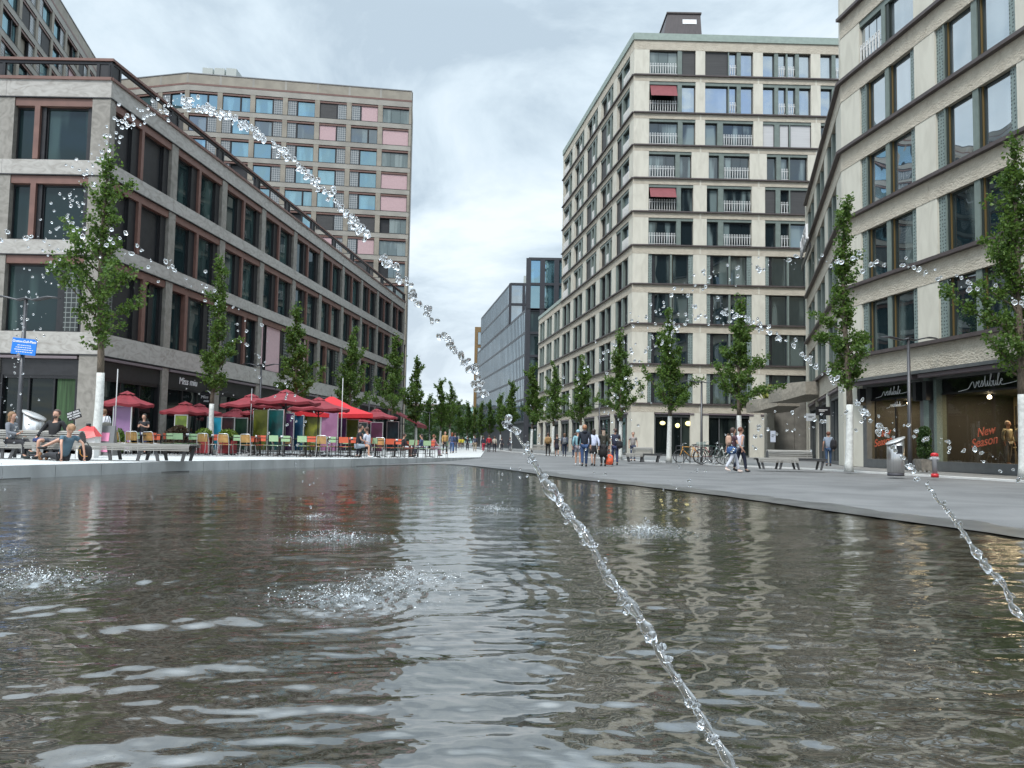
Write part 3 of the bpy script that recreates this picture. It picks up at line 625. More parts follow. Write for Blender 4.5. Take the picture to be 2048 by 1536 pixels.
b = MB(); b.box(-.02, .02, -.015, .015, .42, .8, BLACK); b.build('bracket', s_)
# ======== B / D: high residential slab behind it
rootB = thing('residential_slab', 'tall beige stone residential block with blue windows and pink blinds rising behind the left shops', 'building', (-42, 98.8, 0))
def slab(F, L_, nb, flip=0, zmin=16, seed=0, last=None):
    M_ = rel(rootB, F); wl = MB(); rnd = random.Random(seed); bw = L_ / nb
    zs = [46.7 - 3.06 * k_ for k_ in range(11) if 46.7 - 3.06 * k_ > zmin]
    wl.box(0, L_, .0, .45, 47.75, 49.0, STONE_B, M_); wl.box(-.03, L_ + .03, -.06, .5, 49.0, 49.12, GREYM, M_); wl.box(0, L_, -.02, .45, 47.5, 47.75, COPPER, M_); wl.box(0, L_, 0, .45, 46.75, 47.5, STONE_B2, M_)
    for i in range(nb + 1): wl.box(max(0, i * bw - .14), min(L_, i * bw + .14), -.015, .02, 47.76, 48.98, STONE_B2, M_)
    for i in range(nb + 1): wl.box(max(0, i * bw - .32), min(L_, i * bw + .32), .012, .45, zmin - 3, 46.75, STONE_B, M_)
    for z in zs: wl.box(0, L_, .0, .45, z - 3.0, z - 2.35, STONE_B2, M_)
    for z in zs: wl.box(0, L_, -.02, .02, z - 2.36, z - 2.32, DARK, M_)
    wl.build('wall', rootB)
    for fi, z in enumerate(zs):
        for i in range(nb):
            if last and i == nb - 1:
                ty = last[fi % len(last)]; cols = {'L': [(1, 'loggia')], 'P': [(1, 'pink')], 'Q': [(1, 'pinkp')], 'O': [(.7, 'open'), (1.2, 'loggia')]}[ty]; gl_ = G_B2
            else:
                left = (i + flip) % 2 == 0; v = rnd.random(); gl_ = G_B
                big = 'pane' if v < .68 else 'pink' if v < .76 else 'grey' if v < .86 else 'open' if v < .93 else 'panew'
                if fi in (1,) and rnd.random() < .6: gl_ = G_R2
                cols = [(2.1, big), (.12, 'jamb'), (1.1, 'block')] if left else [(1.1, 'block'), (.12, 'jamb'), (2.1, big)]
                if v > .9: cols = [(2.1, big), (.1, 'jamb'), (1.1, 'pane')]
            window(rootB, F, i * bw + .32, z - 2.32, bw - .64, 2.3, cols, (COPPER, .22), gl=gl_, y0=.24)
FBm = frame((-43.6, 98.8), (29.1, 4.2)); slab(FBm, math.hypot(29.1, 4.2), 7, 0, 17, 2, 'LPLPPOLO')
FBl = frame((-55.4, 101.5), (11.8, -2.7)); slab(FBl, math.hypot(11.8, 2.7), 3, 1, 30, 3)
FD = frame((-45.5, 60), (-9.9, 41.5)); slab(FD, math.hypot(9.9, 41.5), 10, 1, 33, 4)
core = MB(); core.prism([(-44.2, 60), (-41, 60), (-41, 60.2), (-44.3, 60.4)], 0, 1, DARK)
core = MB(); Mr = Matrix.Translation(-Vector(rootB.location))
core.prism([(-55.3, 102), (-43.6, 99.3), (-14.55, 103.5), (-15.5, 112), (-45, 109), (-64, 112)], 0, 48.6, DARK, Mr)
core.prism([(-58, 60), (-46, 60), (-55.9, 101.6), (-68, 104)], 0, 48.55, STONE_B, Mr)
core.prism([(-14.52, 103.2), (-14.4, 103.2), (-15.6, 112), (-16, 112)], 0, 49, STONE_B, Mr)
core.build('core', rootB)
b = MB()
for q in range(3): b.prism([(-42.6 + q * 1.6, 101), (-41.3 + q * 1.6, 101.2), (-41.3 + q * 1.6, 104), (-42.6 + q * 1.6, 104)], 48.6, 50.9, mat('vent_metal', (.42, .45, .42), .5), Mr)
b.build('roof_vent', rootB)
# ======== R1: pale limestone tower
def X_(px, d): return X(px, d)
C1 = Vector((X(1262, 70), 70.0)); tL = Vector((-.1587, 1)).normalized(); LT = 29.8; LB = 45.0
root1 = thing('limestone_tower', 'pale limestone tower with green metal window trims and dark rooftop box right of centre', 'building', (C1.x, C1.y, 0))
LZ = [4.87, 8.49, 12.22, 15.89, 19.51, 22.68, 25.84, 28.98, 32.08, 35.69, 39.0]
F1f = frame((C1.x, C1.y), (1, .018)); F1l = frame(C1 + tL * LT, -tL); F1a = frame(C1 + tL * LB, -tL)
wl, lg = MB(), MB(); LF = 36.0
def bandset(M_, L_, zs, top, ex=0):
    for i, z in enumerate(zs):
        bh = .85 if i < 5 else .62
        wl.box(.0, L_, .0, .45, z - bh, z - .12, ROUGH, M_); lg.box(-.0, L_ + ex, -.17, .3, z - .12, z, LEDGE, M_)
M1f, M1l, M1a = rel(root1, F1f), rel(root1, F1l), rel(root1, F1a)
bandset(M1f, LF, LZ[:10], 0); bandset(M1l, LT - .003, LZ[:10], 0); bandset(M1a, LB - LT - .003, LZ[:4], 0)
for M_, L_ in ((M1f, LF), (M1l, LT)):
    wl.box(0, L_, 0, .45, 38.1, 39.0, ROUGH, M_); lg.box(-.02, L_ + .02, -.1, .5, 39.0, 39.65, GREENT, M_)
wl.box(0, LB - LT, 0, .45, 18.7, 19.5, ROUGH, M1a); lg.box(-.02, LB - LT, -.1, .5, 19.5, 19.95, GREENT, M1a)
PITCHB = 5.45
zz = [.06] + LZ[:10]
for i in range(11):
    z0, z1 = zz[i], (LZ[i] if i < 10 else 38.9); hi = z1 - (.85 if i < 5 else .62 if i < 10 else .8)
    pw = 1.7 if i == 0 else 1.25 if i < 7 else 1.6 if i < 8 else .9
    for k_ in range(7):
        cx = k_ * PITCHB + .6
        if k_ == 0: wl.box(.004, 1.45 if i else 2.1, .008, .45, z0, hi, LIME, M1f)
        else: wl.box(cx - pw / 2 + .2, cx + pw / 2 + .2, .008, .45, z0, hi, LIME, M1f)
    for k_ in range(6):
        cx = LT - k_ * 5.95
        wl.box(max(0, cx - (.85 if k_ else 1.3)), min(cx + .5, LT - .004) if k_ else LT - .004, .008, .45, z0, hi, LIME, M1l)
    if i < 5:
        for k_ in range(4):
            cx = (LB - LT) - k_ * 5.0
            wl.box(max(0, cx - .8), min(cx + .5, LB - LT - .01), .008, .45, z0, hi if i < 5 else hi, LIME, M1a)
for k_ in range(1, 7):
    for z in LZ[:10]: lg.box(k_ * PITCHB + .75, k_ * PITCHB + .9, -.008, .0, z - .8, z - .13, LIME, M1f)
wl.build('wall', root1); lg.build('ledge', root1)
core = MB(); Mr = Matrix.Translation(-Vector(root1.location))
core.prism([(C1.x + .25, C1.y + .45), (C1.x + LF, C1.y + 1.0), (C1.x + LF, C1.y + 30), tuple(C1 + tL * LT + Vector((.4, 0)))], 0, 38.9, DARK, Mr)
pa, pb = C1 + tL * (LT - .2), C1 + tL * LB
core.prism([(pa.x + .4, pa.y), (pa.x + 22, pa.y), (pb.x + 22, pb.y), (pb.x + .4, pb.y)], 0, 19.4, DARK, Mr)
core.prism([(pb.x, pb.y), (pb.x + 22, pb.y - .02), (pb.x + 22, pb.y + .4), (pb.x, pb.y + .4)], 0, 19.5, LIME, Mr)
core.build('core', root1)
b = MB(); bx0, bx1 = X(1318, 74), X(1403, 74)
b.add([(bx0 - .2, 74, 39.3), (bx1 + .1, 74, 39.3), (bx1 + .1, 79, 39.3), (bx0 - .2, 79, 39.3), (bx0 + .7, 74.5, 44.2), (bx1 - .1, 74.5, 44.2), (bx1 - .1, 78.5, 44.2), (bx0 + .7, 78.5, 44.2)],
      [(4, 5, 6, 7), (0, 1, 5, 4), (1, 2, 6, 5), (2, 3, 7, 6), (3, 0, 4, 7)], mat('standing_seam', (.085, .07, .07), .5, var=1, col2=(.06, .05, .05), vscale=3, stretch=(5, 5, .1)), Mr)
b.box(bx0 + .6, bx1 - .0, 74.4, 78.6, 44.2, 44.35, LEDGE, Mr)
b.quad((bx1 - 1.9, 74.35, 43.1), (bx1 - .5, 74.35, 43.1), (bx1 - .5, 74.42, 43.6), (bx1 - 1.9, 74.42, 43.6), SIGNW, Mr); b.build('rooftop_box', root1)
office = [(.42, 'perf'), (.3, 'jamb'), (1.65, 'pane'), (.2, 'gpost'), (.08, 'gold'), (1.7, 'pane'), (.5, 'perf')]
rc = random.Random(8)
for i in range(1, 11):
    z0, z1 = zz[i], (LZ[i] if i < 10 else 38.9); hi = z1 - (.85 if i < 5 else .62 if i < 10 else .8)
    pw = 1.25 if i < 7 else 1.6 if i < 8 else .9
    for k_ in range(4 if i < 7 else 5):
        x0 = (1.45 if k_ == 0 else k_ * PITCHB + .8 + pw / 2); x1 = (k_ + 1) * PITCHB + .8 - pw / 2
        if i < 5: cols, ln, g_ = office, None, G_R2
        elif i < 9:
            ln = (GREEN, .26); g_ = G_R
            red = i in (6,) and k_ == 0
            if k_ % 3 == 0: cols = [(2.6, 'red' if red else 'lrail'), (.42, 'gpost'), (1.15, 'pane')]
            elif k_ % 3 == 1: cols = [(1.1, 'pane'), (.5, 'gpost'), (2.7, 'lrail')]
            else: cols = [(1.1, 'pane'), (.5, 'gpost'), (.9, 'rail'), (.12, 'gpost'), (2.0, 'pane')]
            if i == 8 and k_ == 2: cols = [(1.1, 'white'), (.5, 'gpost'), (.9, 'white'), (.12, 'gpost'), (2.0, 'white')]
            if i == 6 and k_ == 2: cols = [(1.1, 'grey'), (.5, 'gpost'), (.9, 'rail'), (.12, 'gpost'), (2.0, 'grey')]
        else:
            ln = (GREEN, .3) if i == 9 else None; g_ = G_RT
            if k_ == 0: cols = [(2.7, 'red' if i == 9 else 'lrail'), (.42, 'gpost'), (1.3, 'pane' if i == 9 else 'grey')]
            elif k_ == 1: cols = [(2.4, 'pane' if i == 9 else 'grey'), (.12, 'gpost'), (.8, 'rail'), (.42, 'gpost'), (1.3, 'pane')]
            else: cols = [(1.3, 'pane'), (.42, 'gpost'), (.85, 'rail'), (.2, 'gpost'), (.85, 'rail'), (.42, 'gpost'), (1.3, 'pane')]
        window(root1, F1f, x0, z0, x1 - x0, hi - z0, cols, ln, gl=g_, gl2=G_B2 if i > 9 else G_R, fm=DARK)
    for k_ in range(5):
        xr = LT - k_ * 5.95 - (.85 if k_ else 1.3); xl = LT - (k_ + 1) * 5.95 + .5
        if i < 5: cols, ln, g_ = [(.5, 'gpost'), (.3, 'jamb'), (1.4, 'pane'), (.45, 'gpost'), (1.5, 'pane'), (.1, 'gold'), (.4, 'gpost')], None, G_R2
        else:
            v = rc.random(); ln = (GREEN, .26); g_ = G_R
            cols = [(2.0, 'grey' if v < .3 else 'pane'), (.4, 'gpost'), (.9, 'rail'), (.5, 'gpost'), (.7, 'pane')] if k_ else [(1.5, 'pane' if v > .35 else 'grey'), (.5, 'gpost'), (2.2, 'lrail')]
            if k_ == 4: cols = [(2.4, 'lrail'), (.4, 'gpost'), (1.0, 'pane')]
        window(root1, F1l, xl, z0, xr - xl, hi - z0, cols, ln, gl=g_)
    if i < 5:
        for k_ in range(3):
            xr = (LB - LT) - k_ * 5.0 - .8; xl = (LB - LT) - (k_ + 1) * 5.0 + .5
            window(root1, F1a, max(xl, .3), z0, xr - max(xl, .3), hi - z0, [(.4, 'gpost'), (1.2, 'pane'), (.4, 'gpost'), (1.2, 'pane'), (.3, 'gpost')], None, gl=G_R2)
GREYF = mat('grey_shop_frame', (.10, .105, .105), .5, var=.1)
for k_ in range(4):
    x0 = 2.1 if k_ == 0 else k_ * PITCHB + .9; shopfront(root1, F1f, x0, (k_ + 1) * PITCHB + .35 - x0, .06, 4.0, fm=GREYF, fascia=.25)
for k_ in range(5): 
    x0 = LT - (k_ + 1) * 5.95 + .5; shopfront(root1, F1l, x0, 5.95 - 1.35, .06, 4.0, fm=GREYF, fascia=.3)
for k_ in range(2): shopfront(root1, F1a, LB - LT - (k_ + 1) * 5.0 + .5, 3.7, .06, 4.0, fm=GREYF, fascia=.3)
GLOW = mat('pendant_glow', (.9, .8, .3), .5, emit=(.95, .82, .38), estr=.9)
for px, z_, s_ in ((1325, 3.05, .5), (1355, 2.85, .42), (1377, 3.05, .6)):
    t_ = thing('pendant_lamp', {1325: 'left domed yellow lamp', 1355: 'round yellow middle lamp', 1377: 'right domed and largest yellow lamp'}[px] + ' glowing in the dark shopfront of the pale tower', 'pendant lamp', (X(px, 70.2), 70.22, z_), 0, 'pendant lamps in the dark shopfront')
    b = MB(); b.ball((0, 0, 0), (s_ / 2, .06, s_ * (.36 if px != 1355 else .5)), GLOW, 14, 8); b.build('globe', t_)
    b = MB(); b.tube([(0, 0, .1), (0, 0, .55)], .012, BLACK, 5); b.build('cord', t_)
# ======== R2: near limestone building on the right
C2 = Vector((X(1687, 41), 41.0)); tR = Vector((.139, -1)).normalized(); tW = Vector((.295, 1)).normalized(); LW = 21.9; LR = 24.0
root2 = thing('corner_building', 'nearest limestone building at the right edge with perforated green panels above a clothes shop', 'building', (C2.x, C2.y, 0))
F2r = frame(C2, tR); F2l = frame(C2 + tW * LW, -tW); M2r, M2l = rel(root2, F2r), rel(root2, F2l)
Z2 = [5.84, 9.56, 13.3, 17.16, 20.99, 24.57, 28.2, 31.8]
wl, lg = MB(), MB(); PB = 6.0
for i, z in enumerate(Z2):
    lo = z - (1.35 if i == 0 else 1.12 if i < 6 else .9)
    for k_ in range(4): wl.box(k_ * PB + (1.0 if k_ else 0) + .012, (k_ + 1) * PB + .988, 0, .5, lo, z - .16, ROUGH, M2r)
    for k_ in range(4): wl.box(k_ * PB + .988 , k_ * PB + 1.012, .012, .4, lo, z - .16, LIME, M2r)
    lg.box(-.0, LR, -.24, .3, z - .16, z, LEDGE, M2r)
    if i < 5: wl.box(0, LW, 0, .5, lo, z - .16, ROUGH, M2l); lg.box(0, LW + .02, -.24, .3, z - .16, z, LEDGE, M2l)
zz2 = [.08] + Z2
for i in range(8):
    z0 = zz2[i]; hi = Z2[i] - (1.35 if i == 0 else 1.12 if i < 6 else .9) + (0 if i else .0)
    for k_ in range(5):
        x0, x1 = (.004, 1.75) if k_ == 0 else (k_ * PB + .1, k_ * PB + 1.5)
        mt = LIME if (i or k_ == 0) else mat('sage_speckled_panel', (.15, .19, .165), .6, var=1, col2=(.10, .13, .115), vscale=22)
        if i == 0 and k_: x0 += .3; x1 -= .25
        wl.box(x0, x1, .02, .5, z0, hi, mt, M2r)
    if i < 5:
        for k_ in range(4): x1 = LW - k_ * 7.0; wl.box(max(0, x1 - (1.5 if k_ else 2.2)), x1 - .004, .02, .5, z0, hi, LIME, M2l)
wl.build('wall', root2); lg.build('ledge', root2)
core = MB(); Mr = Matrix.Translation(-Vector(root2.location)); q = C2 + tR * LR; q2 = C2 + tW * LW; inr = Vector((1, .14)).normalized()
core.prism([tuple(q + inr * 6), tuple(q + inr * 16), tuple(C2 + inr * 18 + Vector((0, 2))), tuple(C2 + Vector((.5, .35))), tuple(C2 + tR * 9 + inr * .55)] if False else [tuple(q + inr * .5), tuple(q + inr * 16), tuple(C2 + inr * 18 + Vector((0, 2))), tuple(C2 + Vector((.42, .2)))], 4.5, 34.5, DARK, Mr)
core.prism([tuple(C2 + Vector((.45, .35))), tuple(C2 + inr * 18 + Vector((0, 1.9))), (q2.x + 18, q2.y + .3), tuple(q2 + Vector((.5, -.1)))], .05, 20.8, DARK, Mr)
core.prism([(q2.x, q2.y), (q2.x + 14, q2.y), (q2.x + 14, q2.y + .3), (q2.x, q2.y + .3)], .05, 20.9, LIME, Mr)
core.prism([(C2.x + .02, C2.y + .02), (C2.x + 8, C2.y + .9), (C2.x + 8, C2.y + 1.2), (C2.x + .1, C2.y + .4)], 21.0, 34.5, LIME, Mr)
core.build('core', root2)
wo2 = [(.62, 'perf'), (.10, 'gpost'), (.14, 'jamb'), (.05, 'gold'), (1.85, 'pane'), (.40, 'gpost'), (.14, 'jamb'), (.05, 'gold'), (1.85, 'pane'), (.52, 'perf')]
for i in range(1, 8):
    z0 = zz2[i]; hi = Z2[i] - (1.12 if i < 6 else .9)
    for k_ in range(4):
        x0 = 1.75 if k_ == 0 else k_ * PB + 1.5; x1 = (k_ + 1) * PB + .1
        if i >= 5 and k_ == 0: cols = [(1.9, 'lrail'), (.3, 'gpost'), (.25, 'jamb'), (2.0, 'pane')]
        else: cols = wo2
        window(root2, F2r, x0, z0, x1 - x0, hi - z0, cols, (GREEN, .3) if i >= 5 and k_ == 0 else None, gl=G_RT if i > 2 else G_R2, fm=mat('green_black_frame', (.022, .03, .026), .4), y0=.2)
    if i < 5:
        for k_ in range(3):
            x1 = LW - k_ * 7.0 - (1.5 if k_ else 2.2); x0 = max(0.2, LW - (k_ + 1) * 7.0)
            window(root2, F2l, x0, z0, x1 - x0, hi - z0, [(.5, 'gpost'), (1.6, 'pane'), (.5, 'gpost'), (1.6, 'pane'), (.5, 'gpost')], None, gl=G_R2, y0=.4)
# shop with a lit room behind clear glass
CLEAR = bpy.data.materials.new('clear_shop_glass'); CLEAR.use_nodes = True; t = CLEAR.node_tree; t.nodes.clear()
o_ = t.nodes.new('ShaderNodeOutputMaterial'); tr = t.nodes.new('ShaderNodeBsdfTransparent'); tr.inputs[0].default_value = (.72, .74, .72, 1); gg = t.nodes.new('ShaderNodeBsdfGlossy'); gg.inputs['Roughness'].default_value = 0
fr = t.nodes.new('ShaderNodeFresnel'); fr.inputs[0].default_value = 1.55; mxs = t.nodes.new('ShaderNodeMixShader'); t.links.new(fr.outputs[0], mxs.inputs[0]); t.links.new(tr.outputs[0], mxs.inputs[1]); t.links.new(gg.outputs[0], mxs.inputs[2]); t.links.new(mxs.outputs[0], o_.inputs[0])
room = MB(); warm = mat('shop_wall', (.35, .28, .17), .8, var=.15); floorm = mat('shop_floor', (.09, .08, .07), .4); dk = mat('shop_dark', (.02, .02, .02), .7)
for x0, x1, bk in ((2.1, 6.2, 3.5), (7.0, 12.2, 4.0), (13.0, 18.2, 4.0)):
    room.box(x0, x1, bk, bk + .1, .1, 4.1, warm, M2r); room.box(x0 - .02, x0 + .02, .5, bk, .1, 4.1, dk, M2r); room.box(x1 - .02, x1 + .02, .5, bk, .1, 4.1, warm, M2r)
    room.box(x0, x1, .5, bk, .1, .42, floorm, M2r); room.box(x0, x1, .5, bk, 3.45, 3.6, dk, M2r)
    for q in range(5): room.box(x0 + .5 + q * .9, x0 + .56 + q * .9, bk - .35, bk - .3, 1.0, 3.0, dk, M2r)
    room.box(x0 + .4, x1 - .3, bk - .4, bk - .02, 2.1, 2.15, dk, M2r); room.box(x0 + .4, x1 - .3, bk - .4, bk - .02, 1.15, 1.2, mat('shelf', (.5, .4, .25), .6), M2r)
    rr = random.Random(int(x0))
    for q in range(12): 
        xx = x0 + .5 + rr.random() * (x1 - x0 - 1.1); room.box(xx, xx + .28, bk - .38, bk - .1, 1.2, 1.2 + rr.uniform(.2, .6), mat('stock%d' % (q % 4), [(.3, .1, .05), (.08, .08, .07), (.4, .35, .25), (.12, .18, .2)][q % 4], .8), M2r)
room.build('shop_interior', root2)
GL2 = mat('shop_spot', (1, .9, .7), .5, emit=(1, .85, .6), estr=6)
for x0, x1 in ((1.75, 6.4), (6.75, 12.45), (12.8, 18.4)):
    f, p = MB(), MB(); z1 = 4.3
    f.box(x0, x0 + .32, .02, .5, .08, z1, GREYF, M2r); f.box(x1 - .25, x1, .02, .5, .08, z1, GREYF, M2r); f.box(x0 + .32, x1 - .25, .02, .5, .08, .5, GREYF, M2r); f.box(x0 + .32, x1 - .25, .02, .5, 4.12, z1, GREYF, M2r)
    f.box(x0 + .32, x1 - .25, .28, .34, 3.42, 3.5, BLACK, M2r); f.box(x0 + .32, x1 - .25, .35, .45, 3.5, 4.12, BLACK, M2r)
    f.box(x0 + .05, x0 + .3, -.32, .0, 3.2, 4.05, BLACK, M2r); f.box(x1 - .28, x1 - .05, -.32, .0, 3.2, 4.05, BLACK, M2r)
    if x0 < 2: f.box(4.0, 4.08, .26, .36, .5, 3.42, BLACK, M2r); f.box(5.0, 5.1, .26, .36, .5, 3.42, BLACK, M2r)
    p.quad((x0 + .32, .3, .5), (x1 - .25, .3, .5), (x1 - .25, .3, 4.12), (x0 + .32, .3, 4.12), CLEAR, M2r)
    o = f.build('shopfront', root2); p.build('pane', o)
    for q in (.3, .65):
        b = MB(); b.ball((x0 + (x1 - x0) * q, 1.6, 3.3), .09, GL2, 8, 6, M2r); b.build('spotlight', o)
    l_ = bpy.data.lights.new('shop_lamp', 'AREA'); l_.energy = 130; l_.color = (1, .78, .5); l_.size = 2.5; lo_ = bpy.data.objects.new('shop_lamp', l_); COL.objects.link(lo_); lo_.parent = root2; lo_.matrix_local = M2r @ T((x0 + x1) / 2, 2.2, 3.4); lo_['category'] = 'lamp'; lo_['label'] = 'ceiling light inside the clothes shop'
b = MB(); b.box(1.2, 22, -.75, .3, 4.36, 4.5, GREYF, M2r); b.box(1.5, 6.5, -.62, -.3, 4.18, 4.34, mat('awning_casing'), M2r); b.box(6.9, 12.4, -.62, -.3, 4.18, 4.34, mat('awning_casing'), M2r); b.build('awning_box', root2)
for k_ in range(3):
    x1 = LW - k_ * 7.0 - (1.5 if k_ else 2.2); x0 = max(0.2, LW - (k_ + 1) * 7.0); shopfront(root2, F2l, x0, x1 - x0, .08, 4.4, fm=GREYF, fascia=.35)
# cursive "vestibule" as one continuous line, twice on the fascia
def cursive(sc):
    S = []
    def st(x, pts): S.extend((x + a_, b_) for a_, b_ in pts)
    st(0, [(-3.6, -.9), (-2.2, -.75), (-1.1, -.5), (-.4, .35), (0, .55), (.15, .3), (.3, -.35), (.5, -.45), (.75, 0), (.85, .5), (1.0, .35)])            # v
    st(1.0, [(.1, .2), (.45, .3), (.55, .55), (.35, .6), (.2, .2), (.3, -.3), (.6, -.4), (.8, -.1)])       # e
    st(1.9, [(.1, .3), (.25, .65), (.4, .2), (.35, -.3), (.05, -.4), (.4, -.3), (.6, 0)])        # s
    st(2.5, [(.2, .7), (.35, 1.35), (.3, .5), (.35, -.3), (.55, -.35), (.8, .1)])        # t
    st(3.3, [(.1, .5), (.1, -.2), (.25, -.38), (.5, -.1)])        # i
    st(3.8, [(.2, .7), (.5, 1.5), (.3, 1.6), (.15, .6), (.15, -.3), (.5, -.35), (.65, .15), (.4, .45), (.6, .3)])     # b
    st(4.6, [(.1, .45), (.1, -.25), (.35, -.38), (.6, .1), (.62, .45), (.65, -.2), (.85, -.3)])   # u
    st(5.5, [(.2, .6), (.5, 1.5), (.3, 1.6), (.12, .6), (.15, -.3), (.45, -.3)])   # l
    st(6.1, [(.1, .2), (.45, .3), (.5, .6), (.25, .6), (.15, .1), (.3, -.3), (.8, -.35), (2.2, -.2), (4.2, .05)])
    P_ = [Vector((a_ * sc, 0, b_ * sc)) for a_, b_ in S]; out_ = []
    for i in range(len(P_) - 1):
        p0, p1, p2, p3 = P_[max(i - 1, 0)], P_[i], P_[i + 1], P_[min(i + 2, len(P_) - 1)]
        for q in range(5):
            u_ = q / 5; out_.append(.5 * ((2 * p1) + (p2 - p0) * u_ + (2 * p0 - 5 * p1 + 4 * p2 - p3) * u_ ** 2 + (3 * p1 - p0 - 3 * p2 + p3) * u_ ** 3))
    return out_
for xs, sc, zc_ in ((3.2, .19, 3.72), (9.2, .24, 3.72), (3.75, .11, 3.1)):
    b = MB(); b.tube(cursive(sc), .013, mat('neon_white', (.75, .78, .8), .4), 5); b.build('lettering', root2, M2r @ T(xs, .24, zc_))
OR = mat('orange_vinyl', (.48, .10, .05), .5)
for xs in (3.0, 9.7):
    text('New', .5, OR, root2, M2r @ T(xs + .1, .27, 1.78) @ Matrix.Rotation(R(-9), 4, 'Y') @ UP, ext=.004, shear=.3, off=.004); text('Season', .52, OR, root2, M2r @ T(xs, .27, 1.36) @ Matrix.Rotation(R(-9), 4, 'Y') @ UP, ext=.004, shear=.3, off=.004)
# channel letters on the far wing
b = MB(); b.box(1.5, 9.0, -.55, -.45, 15.1, 15.5, BLACK, M2l); b.build('sign_rail', root2)
text('HOTEL', 1.9, mat('letter_grey', (.5, .5, .5), .5), root2, M2l @ T(5.2, -.6, 16.5) @ UP, ext=.08, off=.02)
# ======== E: dark glass towers, F: bronze block
CE = Vector((X(1049, 125), 125.0)); tE = Vector((-.1717, 1)).normalized()
rootE = thing('glass_building', 'dark framed glass office block with stepped roofs closing the right side of the street', 'building', (CE.x, CE.y, 0))
EF = mat('graphite_frame', (.035, .037, .045), .45, var=.1)
LE = 64.0
def curtain(F, x0, x1, z0, z1, mods, rows, wide=.16, fm=EF, gl=G_E, dep=.25, vis=True):
    M_ = rel(rootE, F); f, p = MB(), MB()
    for i in range(mods + 1):
        x_ = x0 + (x1 - x0) * i / mods; f.box(x_ - wide / 2, x_ + wide / 2, -dep, .1, z0, z1, fm, M_)
    for i in range(rows + 1):
        z_ = z0 + (z1 - z0) * i / rows; f.box(x0, x1, -dep * .8, .1, z_ - .28, z_ + .12, fm, M_)
    py_ = .06 if dep > .1 else .0; p.quad((x0, py_, z0), (x1, py_, z0), (x1, py_, z1), (x0, py_, z1), gl, M_)
    o = f.build('facade_frame', rootE); p.build('pane', o)
FEl = frame(CE + tE * LE, -tE)
curtain(FEl, 0, LE, 4.6, 23, 44, 5, .10, dep=.045); 
curtain(FEl, 6, 47.3, 23.2, 30.6, 30, 2, .10, dep=.045)
xc = CE + tE * (LE - 47.3)
curtain(frame(xc, (1, 0)), 0, 5, 23, 30.6, 2, 2, .5, dep=.3)
curtain(frame(CE, (1, 0)), .2, 14, 23, 31.4, 6, 2, .8, gl=G_B, dep=.35); curtain(frame(CE, (1, 0)), .2, 14, .2, 22.9, 6, 6, .8, gl=G_A, dep=.35)
core = MB(); Mr = Matrix.Translation(-Vector(rootE.location)); e1 = CE + tE * LE
core.prism([(CE.x + .3, CE.y + .2), (CE.x + 20, CE.y + .2), (CE.x + 20, e1.y), (e1.x + .3, e1.y)], 0, 23, EF, Mr)
core.prism([(CE.x + .2, CE.y + .15), (CE.x + 16, CE.y + .15), (CE.x + 16, CE.y + 10), (CE.x + .2, CE.y + 10)], 0, 31.5, EF, Mr)
e2 = CE + tE * 58
core.prism([(xc.x + .3, xc.y + .2), (xc.x + 16, xc.y + .2), (e2.x + 16, e2.y), (e2.x + .3, e2.y)], 22, 30.8, EF, Mr)
core.prism([(xc.x + 2.5, xc.y + 4), (xc.x + 5.5, xc.y + 4), (xc.x + 5.5, xc.y + 7), (xc.x + 2.5, xc.y + 7)], 30.8, 33.0, mat('vent_metal'), Mr)
core.build('core', rootE)
rootF = thing('bronze_building', 'narrow bronze clad building seen past the far end of the dark glass block', 'building', (X(945, 205), 205, 0))
BR = mat('bronze_cladding', (.20, .125, .05), .45, var=.12); b = MB(); b.box(0, 9, 0, 18, 0, 32, BR); b.build('wall', rootF)
for i in range(7): window(rootF, frame((X(945, 205) + .25, 204.9), (1, 0)), .6, 2 + i * 4.2, 1.2, 3.4, [(1, 'pane')], None, gl=G_E, y0=-.1); 
for i in range(7): window(rootF, frame((X(945, 205) + .25, 204.9), (1, 0)), 2.6, 2 + i * 4.2, 1.2, 3.4, [(1, 'pane')], None, gl=G_E, y0=-.1)
